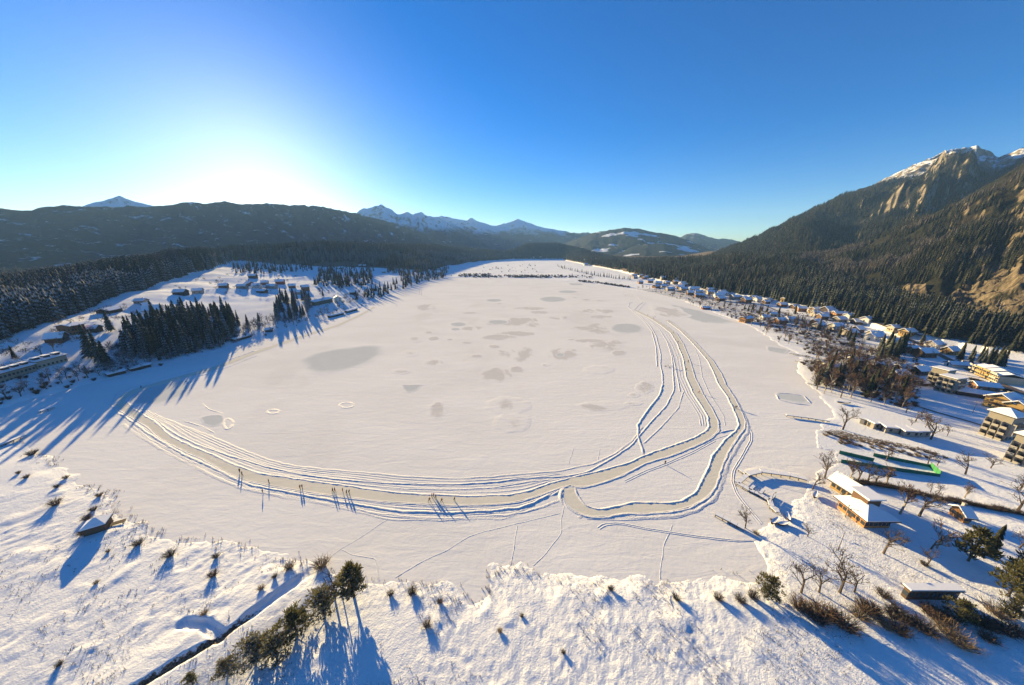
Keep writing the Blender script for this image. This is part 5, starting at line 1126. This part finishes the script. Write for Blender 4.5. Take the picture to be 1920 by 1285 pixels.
# yellow hotel: four joined blocks, seen from the side that faces the lake
a, b = gt(1838, 699), gt(1893, 722); yaw = math.atan2(b[1] - a[1], b[0] - a[0]); L = np.hypot(*(b - a)[:2])
hot = empty('hotel', (*((a + b) / 2)[:2], a[2]), yaw); tag(hot, 'long sunlit yellow hotel of joined blocks along the village road', 'hotel')
for i, (wall, hh) in enumerate((('cream', 4.6), ('yellow', 5.2), ('yellow', 5.6), ('cream', 4.6))):
    s = L / 4; u = -L / 2 + s * (i + 0.5); wb = MB(); wb.box(u - s / 2 + .05, u + s / 2 - .05, -5, 5, -1.5, hh); link('wall', wb.mesh('wall', WALL[wall]), hot)
    rb = MB(); slab(rb, (-5.8, hh), (0, hh + 1.5), u - s / 2, u + s / 2, .2); slab(rb, (5.8, hh), (0, hh + 1.5), u - s / 2, u + s / 2, .2); rf = link('roof', rb.mesh('roof', M_tile), hot, None, math.pi / 2)
    sb = MB(); slab(sb, (-5.7, hh + .25), (0, hh + 1.75), u - s / 2 + .1, u + s / 2 - .1, .3); slab(sb, (5.7, hh + .25), (0, hh + 1.75), u - s / 2 + .1, u + s / 2 - .1, .3); link('snow_cover', sb.mesh('snow_cover', M_roofsnow), rf)
    rf.rotation_euler = (0, 0, math.pi / 2); rf.location = (0, 0, 0)
    for fl in range(2):
        mb = MB(); mb.box(u - s / 2 + .4, u + s / 2 - .4, -6.2, -5.01, fl * 2.7 + 2.5, fl * 2.7 + 2.65); mb.box(u - s / 2 + .4, u + s / 2 - .4, -6.2, -6.1, fl * 2.7 + 2.65, fl * 2.7 + 3.4); link('balcony', mb.mesh('balcony', WALL[wall]), hot)
        for v in range(4): link('window', WIN, hot, (u - s / 2 + (v + .5) * s / 4, -5, fl * 2.7 + 0.8))
# apartment towers with balconies
def tower(px, py, w, d, h, rz, label, roof='hip'):
    g = gt(px, py); o = empty('apartment_tower', g, math.radians(rz)); tag(o, label, 'tower')
    (hip(o, w, d, h, 2.2, 'stone', 0.8) if roof == 'hip' else flat(o, w, d, h, 'stone'))
    n = int(h / 2.8)
    for fl in range(n):
        z = fl * 2.8
        for s, ww in (('w', d), ('s', w)):
            k = 3
            for i in range(k):
                u = (i + .5) / k * ww - ww / 2; L = ww / k - 0.5
                mb = MB(); mb.box(-L / 2, L / 2, -1.3, -0.01, z - .1, z + .08); mb.box(-L / 2, L / 2, -1.3, -1.22, z + .08, z + 1.0); mb.box(-L / 2 - .1, -L / 2, -1.3, -.01, z - .1, z + 2.7)
                if fl or s == 'w': link('balcony', mb.mesh('balcony', M_concrete), o, (u, -d / 2, 0) if s == 's' else (-w / 2, -u, 0), 0 if s == 's' else -math.pi / 2)
                link('window', WIN, o, (u, -d / 2, z + .6) if s == 's' else (-w / 2, u, z + .6), 0 if s == 's' else math.pi / 2)
    return o
tower(1757, 724, 6.5, 6.5, 11, 12, 'tall grey apartment block with stacked balconies, left part of the stepped pair', 'flat')
tower(1776, 734, 8, 6.5, 9, 12, 'lower grey apartment block, right part of the stepped pair', 'flat')
tower(1869, 818, 7, 6.5, 11, 10, 'pale apartment tower with hipped snow roof and gridded balconies')
tower(1921, 868, 7, 6.5, 11, 10, 'apartment tower with gridded balconies cut by the right picture edge')

# ------------------------------------------------------------------ roads, docks, screens
M_road = simple('slushy_road', (0.16, 0.12, 0.09), 0.8, 0.35, 0.6)
def road(pts, w, mat, name='road', zo=0.12):
    P = smooth_line(resample(np.array([gt(*p)[:2] for p in pts]), 3.0), 4); T = np.gradient(P, axis=0); T /= np.hypot(*T.T)[:, None]; N = np.stack([-T[:, 1], T[:, 0]], 1)
    cols = []; K = 5
    for k in range(K):
        q_ = P + N * w * (k / (K - 1) - .5); zz, _ = ground(q_[:, 0], q_[:, 1]); cols.append(np.column_stack([q_, zz + zo]))
    V = np.stack(cols, 1).reshape(-1, 3); V[:, 2] = np.repeat(V[:, 2].reshape(-1, K).max(1), K); idx = np.arange(len(V)).reshape(-1, K)
    q = np.stack([idx[:-1, :-1], idx[:-1, 1:], idx[1:, 1:], idx[1:, :-1]], -1).reshape(-1, 4); me = mesh_np(name, V, q, [mat])
    if me.polygons[0].normal.z < 0: me.flip_normals()
    link(name, me, kind='structure')
road([(1560, 582), (1610, 594), (1660, 612), (1712, 640), (1750, 660), (1792, 681), (1842, 706), (1892, 727), (1930, 742)], 4.5, M_road)
road([(1690, 612), (1715, 628), (1740, 640), (1760, 650)], 3.0, M_road)
road([(1700, 645), (1730, 657), (1750, 664)], 2.2, M_road, 'path')
road([(1340, 545), (1420, 566), (1500, 600), (1560, 632)], 2.5, M_road, 'path')
road([(1690, 752), (1760, 775), (1850, 800), (1930, 830)], 1.6, M_road, 'path', 0.08)
road([(1600, 600), (1560, 590), (1530, 578)], 3, M_road, 'path')
def dock(pts, w, label, h=0.75, px=True, name='dock'):
    P = [G(*p, h) for p in pts]; root = empty(name, (P[0][0], P[0][1], 0)); tag(root, label, 'dock'); o0 = Vector((P[0][0], P[0][1], 0))
    for a, b in zip(P[:-1], P[1:]):
        d = Vector(b) - Vector(a); L = d.length; yaw = math.atan2(d.y, d.x); k = max(2, int(L / 2.4))
        for i in range(k):
            mb = MB(); mb.box(0.03, L / k - .03, -w / 2, w / 2, -0.14, 0)
            link('plank_section', mb.mesh('plank_section', M_wooddark), root, Vector(a) - o0 + d * (i / k), yaw)
            mb = MB(); mb.box(0.05, L / k - .05, -w / 2 + .08, w / 2 - .05, 0.003, 0.2); link('snow_cover', mb.mesh('snow_cover', M_roofsnow), root, Vector(a) - o0 + d * (i / k), yaw)
            mb = MB(); mb.tube((0.1, -w / 2 + .12, -1.4), (0.1, -w / 2 + .12, -.14), .11, .11, 6); link('pile', mb.mesh('pile', M_wooddark), root, Vector(a) - o0 + d * (i / k), yaw)
    return root
dock([(1387, 880), (1401, 890), (1383, 906), (1406, 919), (1424, 927), (1443, 938), (1447, 950), (1459, 961)], 1.5, 'stepped boat dock with bent end at the lodge beach')
dock([(1401, 889), (1426, 883), (1480, 890), (1512, 898)], 2.0, 'long snow-covered dock from the lodge shore out to the stepped dock', 1.1)
dock([(1342, 963), (1370, 977), (1396, 991)], 1.6, 'short dark dock with snow on top below the lodge beach')
dock([(1474, 778), (1515, 783), (1556, 790)], 1.3, 'thin dark dock on the ice above the lake point')
for p, lab in [([(1406, 919), (1414, 911)], 'short finger of the boat slips, first from the bent end'), ([(1424, 927), (1432, 918)], 'short finger of the boat slips, second from the bent end'), ([(1443, 938), (1452, 928)], 'short finger of the boat slips, third from the bent end')]:
    dock(p, 1.0, lab)
dock([(72, 772), (100, 763)], 1.8, 'dark floating jetty on the shaded ice at the left', 0.9); dock([(-10, 838), (20, 826), (46, 816)], 1.8, 'dark jetty at the left picture edge beside the shrub', 0.9)
dock([(1480, 662), (1520, 668)], 1.5, 'small jetty on the right shore with long shadow, upper one'); dock([(1492, 676), (1545, 690)], 1.5, 'small jetty on the right shore with long shadow, lower one')
dock([(1515, 718), (1530, 722)], 1.2, 'tiny jetty at the shore thicket')
# green wind screens round the curling rink
M_green = simple('green_netting', (0.018, 0.15, 0.095), 0.7, 0.25, 1.5); M_green2 = simple('bright_green_netting', (0.03, 0.20, 0.06), 0.7, 0.25, 1.5)
def screen(A, B, h, label, mat):
    a, b = gt(*A), gt(*B); d = b - a; L = np.hypot(*d[:2]); yaw = math.atan2(d[1], d[0]); z = min(a[2], b[2]) - .2; root = empty('wind_screen', (a[0], a[1], z), yaw); tag(root, label, 'screen')
    k = max(3, int(L / 3)); pb = MB(); pb.box(.06, L / k - .06, -.03, .03, .1, h); pm = pb.mesh('netting_panel', mat); qb = MB(); qb.tube((0, 0, -.3), (0, 0, h + .12), .07, .07, 6); qm = qb.mesh('post', M_wooddark)
    for i in range(k): link('netting_panel', pm, root, (i * L / k, 0, 0))
    for i in range(k + 1): link('post', qm, root, (i * L / k, 0, 0))
screen((1573, 851), (1637, 866), 1.7, 'dark green wind screen on the lake side, short upper one', M_green); screen((1637, 856), (1743, 876), 1.7, 'dark green wind screen along the back of the rink', M_green)
screen((1576, 868), (1761, 894), 1.7, 'longest dark green wind screen along the front of the rink', M_green); screen((1743, 876), (1761, 894), 2.4, 'bright green wind screen closing the end of the rink', M_green2)
# lamp posts and banner poles
def lamp(px, py, h, label):
    g = gt(px, py); o = empty('lamp_post', g, R.uniform(0, 3)); tag(o, label, 'lamp post'); mb = MB(); mb.tube((0, 0, -.3), (0, 0, h), .09, .06, 6); link('pole', mb.mesh('pole', M_wooddark), o); mb = MB(); mb.tube((0, 0, h - .1), (.9, 0, h + .05), .05, .04, 5); mb.box(.7, 1.3, -.14, .14, h, h + .16); link('lamp_head', mb.mesh('lamp_head', M_concrete), o)
for px, py, h, lab in [(1571, 1032, 6.5, 'slim lamp post alone on the snowy lawn'), (1445, 945, 4, 'thin light pole on the stepped dock'), (1823, 775, 6, 'street lamp left of the apartment tower on the slope'), (1907, 812, 7, 'street lamp by the right-hand tower')]: lamp(px, py, h, lab)
def mast(px, py, h, label):
    g = gt(px, py); o = empty('flag_mast', g); tag(o, label, 'flag mast'); mb = MB(); mb.tube((0, 0, -.3), (0, 0, h), .12, .10, 6); link('pole', mb.mesh('pole', M_concrete), o); mb = MB(); mb.tube((0, 0, h), (0, 0, h + .25), .16, .04, 6); link('finial', mb.mesh('finial', M_concrete), o)
mast(1570, 946, 4.5, 'pale mast on the terrace left of the pavilion, far one'); mast(1584, 970, 4.5, 'pale mast on the terrace left of the pavilion, near one')
# goals and marker posts on the ice
M_goal = simple('goal_frame', (0.10, 0.08, 0.08), 0.6)
for px, py, lab in [(1250, 688, 'small ice hockey goal beside the inner lanes, left one'), (1258, 690, 'small ice hockey goal beside the inner lanes, right one')]:
    g = G(px, py); mb = MB(); mb.tube((-1.5, 0, 0), (-1.5, 0, 1.3), .08, .08, 5); mb.tube((1.5, 0, 0), (1.5, 0, 1.3), .08, .08, 5); mb.tube((-1.5, 0, 1.3), (1.5, 0, 1.3), .08, .08, 5); mb.tube((-1.5, 0, 1.3), (-1.2, .9, 0), .05, .05, 4); mb.tube((1.5, 0, 1.3), (1.2, .9, 0), .05, .05, 4); mb.tube((-1.2, .9, .05), (1.2, .9, .05), .05, .05, 4)
    link('ice_goal', mb.mesh('ice_goal', M_goal), None, tuple(g), .4, lab, 'goal')
for px, py, lab in [(787, 553, 'thin marker post on the ice off the shoreline wood, left one'), (790.5, 554, 'thin marker post on the ice off the shoreline wood, right one')]:
    g = G(px, py); mb = MB(); mb.tube((0, 0, -.2), (0, 0, 9), .16, .12, 6); link('marker_post', mb.mesh('marker_post', M_wooddark), None, tuple(g), 0, lab, 'post')
# boats laid up under snow on the beach
def boat(px, py, rz, L, label):
    g = gt(px, py); root = empty('rowing_boat', (g[0], g[1], g[2] + .1), math.radians(rz)); tag(root, label, 'boat'); V = []; n = 9
    for i in range(n):
        t = i / (n - 1); x_ = (t - .5) * L; w = 0.62 * math.sin(math.pi * (0.12 + 0.83 * t)) ** 0.7; kz = 0.25 * (2 * t - 1) ** 2
        for u, v in ((-1, .65), (-.75, .2), (0, 0), (.75, .2), (1, .65)): V.append((x_, u * w, v + kz))
    idx = np.arange(n * 5).reshape(n, 5); q = np.stack([idx[:-1, :-1], idx[:-1, 1:], idx[1:, 1:], idx[1:, :-1]], -1).reshape(-1, 4)
    link('hull', mesh_np('hull', V, q, [M_wooddark]), root)
    top = [(V[i * 5 + k][0], V[i * 5 + k][1] * .96, V[i * 5 + k][2] + (.12 if k != 2 else .62)) for i in range(n) for k in (0, 2, 4)]
    idx = np.arange(n * 3).reshape(n, 3); q = np.stack([idx[:-1, :-1], idx[:-1, 1:], idx[1:, 1:], idx[1:, :-1]], -1).reshape(-1, 4); link('snow_cover', mesh_np('snow_cover', top, q, [M_roofsnow], smooth=True), root)
for px, py, rz, L, lab in [(1452, 980, 30, 4, 'snow-covered boat on the beach, biggest of the three by the docks'), (1468, 985, 10, 3.6, 'snow-covered boat on the beach, middle of the three by the docks'), (1476, 972, 60, 3.6, 'snow-covered boat on the beach, one nearest the stepped dock'), (1582, 757, -8, 6, 'snow-covered boat lying on the shore snowfield'), (1528, 931, 40, 4, 'small boat laid up in front of the smaller lodge')]:
    boat(px, py, rz, L, lab)

# ------------------------------------------------------------------ people
M_jacket = NT('jacket'); oi = M_jacket.n('ShaderNodeObjectInfo'); M_jacket.base(oi.outputs['Color']); M_jacket.rough(0.8); M_jacket = M_jacket.mat
M_trou = simple('dark_trousers', (0.018, 0.018, 0.022), 0.8); M_skin = simple('skin', (0.45, 0.27, 0.19), 0.6, 0.1); M_hat = simple('dark_hat', (0.03, 0.025, 0.03), 0.9)
def person_mesh(joints, edges, radii):
    me = bpy.data.meshes.new('person_skeleton'); me.from_pydata(joints, edges, []); o = bpy.data.objects.new('person_skeleton', me); C.objects.link(o)
    sk = o.modifiers.new('skin', 'SKIN'); sk.use_smooth_shade = True
    for v, r_ in zip(me.skin_vertices[0].data, radii): v.radius = (r_, r_)
    me.skin_vertices[0].data[0].use_root = True
    ss_ = o.modifiers.new('sub', 'SUBSURF'); ss_.levels = 1; ss_.render_levels = 1
    dg = bpy.context.evaluated_depsgraph_get(); out = bpy.data.meshes.new_from_object(o.evaluated_get(dg)); bpy.data.objects.remove(o); bpy.data.meshes.remove(me)
    out.name = 'person'; out.materials.clear()
    for m in (M_jacket, M_trou, M_skin, M_hat): out.materials.append(m)
    top = max(v.co.z for v in out.vertices)
    for p in out.polygons:
        z = p.center.z; x_ = abs(p.center.x)
        p.material_index = 3 if z > top - 0.12 else 2 if z > top - 0.29 else 0 if z > 0.86 or x_ > 0.27 else 1
    return out
def pose(stride, bend, arm):
    J = [(0, 0, .95), (0, bend * .4, 1.18), (0, bend, 1.42), (0, bend * 1.25, 1.52), (0, bend * 1.4, 1.64), (0, bend * 1.45, 1.76),
         (.19, bend, 1.40), (.26, bend + arm * .5, 1.12), (.27, bend + arm, .88), (-.19, bend, 1.40), (-.26, bend - arm * .5, 1.12), (-.27, bend - arm, .88),
         (.10, 0, .90), (.11, stride * .55, .50), (.11, stride * .7, .07), (.11, stride * .7 + .16, .04), (-.10, 0, .90), (-.11, -stride * .4, .50), (-.11, -stride, .09), (-.11, -stride + .16, .04)]
    Ed = [(0, 1), (1, 2), (2, 3), (3, 4), (4, 5), (2, 6), (6, 7), (7, 8), (2, 9), (9, 10), (10, 11), (0, 12), (12, 13), (13, 14), (14, 15), (0, 16), (16, 17), (17, 18), (18, 19)]
    Rd = [.17, .17, .18, .075, .10, .085, .10, .075, .05, .10, .075, .05, .125, .09, .065, .05, .125, .09, .065, .05]
    return person_mesh(J, Ed, Rd)
PPL = [pose(.08, .02, .05), pose(.38, .18, .28), pose(.25, .06, .18)]
COL = {'black': (.015, .015, .02), 'red': (.40, .03, .02), 'brown': (.16, .07, .03), 'navy': (.02, .04, .16), 'grey': (.14, .14, .15), 'orange': (.50, .15, .03)}
def person(px, py, col, k, rz, label):
    g = G(px, py, .09); o = link('person', PPL[k], None, tuple(g), rz, label, 'person'); o.color = (*COL[col], 1); s = R.uniform(.98, 1.08); o.scale = (s, s, s)
for px, py, col, k, label in [(450, 886, 'brown', 2, 'person in brown walking on the skating lane, left one of the leftmost pair'), (454.5, 892, 'black', 2, 'person in black walking on the skating lane, right one of the leftmost pair'), (504.5, 906, 'brown', 0, 'person standing alone on the lane between two groups'), (493, 925, 'black', 0, 'person in black standing outside the lane bank'),
                              (563, 917, 'orange', 2, 'person in orange walking in a pair on the lane, left one'), (567, 916, 'black', 2, 'person in black walking in a pair on the lane, right one'), (624, 923, 'black', 2, 'person in dark clothes, left one of a close pair mid lane'), (628, 922, 'red', 2, 'person in red, right one of a close pair mid lane'), (643, 923, 'orange', 0, 'small person in orange between two pairs on the lane'),
                              (650, 926, 'black', 1, 'skater in black, left one of the pair right of the small orange figure'), (655, 926, 'black', 1, 'skater in black, right one of the pair right of the small orange figure'), (805, 941, 'brown', 1, 'skater at the near lane edge, lowest of the central group'), (810, 933, 'brown', 2, 'person in brown, left one of three in the central group'), (813.5, 932, 'red', 2, 'person in red, middle one of three in the central group'),
                              (817.5, 935, 'grey', 0, 'person in grey, right one of three in the central group'), (828, 942, 'brown', 1, 'skater in brown just right of the central group'), (852, 939, 'black', 1, 'skater alone right of the central group'), (1247, 871, 'black', 2, 'person crossing the snow island between the two lanes'), (1377, 766, 'black', 1, 'skater in black on the right lane, left one of a pair'), (1380, 766, 'navy', 1, 'skater in navy on the right lane, right one of a pair'),
                              (1310, 737, 'red', 1, 'skater in red alone on the middle lane'), (1290, 680, 'black', 2, 'person in black on the middle lane, upper one'), (1287, 694, 'brown', 2, 'person in brown on the middle lane, lower one'), (1271, 643, 'black', 1, 'skater on the middle lane far up, lower of two'), (1262, 625, 'navy', 1, 'skater on the middle lane far up, upper of two'), (1224, 627, 'black', 0, 'person beside the left ruts far up the lake'),
                              (1225, 598, 'black', 2, 'person of the far pair at the lane fork, left one'), (1228, 595, 'black', 2, 'person of the far pair at the lane fork, right one'), (1250, 603, 'black', 1, 'far skater on the right lane, left one of two'), (1254, 603, 'navy', 1, 'far skater on the right lane, right one of two'), (1214, 592, 'grey', 0, 'tiny far figure left of the lane fork'), (1170, 553, 'black', 0, 'tiny farthest figure, left one of three at the lane end'),
                              (1173, 555, 'black', 0, 'tiny farthest figure, middle one of three at the lane end'), (1187, 554, 'black', 0, 'tiny farthest figure, right one of three at the lane end'), (265, 728, 'black', 1, 'skater in the blue shade on the left loop of the lane'), (554, 633, 'black', 2, 'walker on the shaded shore trail, left one of a pair'), (557, 632, 'black', 2, 'walker on the shaded shore trail, right one of a pair'), (744, 575, 'black', 2, 'lone walker where the tree shadows end on the far left shore')]:
    person(px, py, col, k, R.uniform(-2.2, -.8), label)
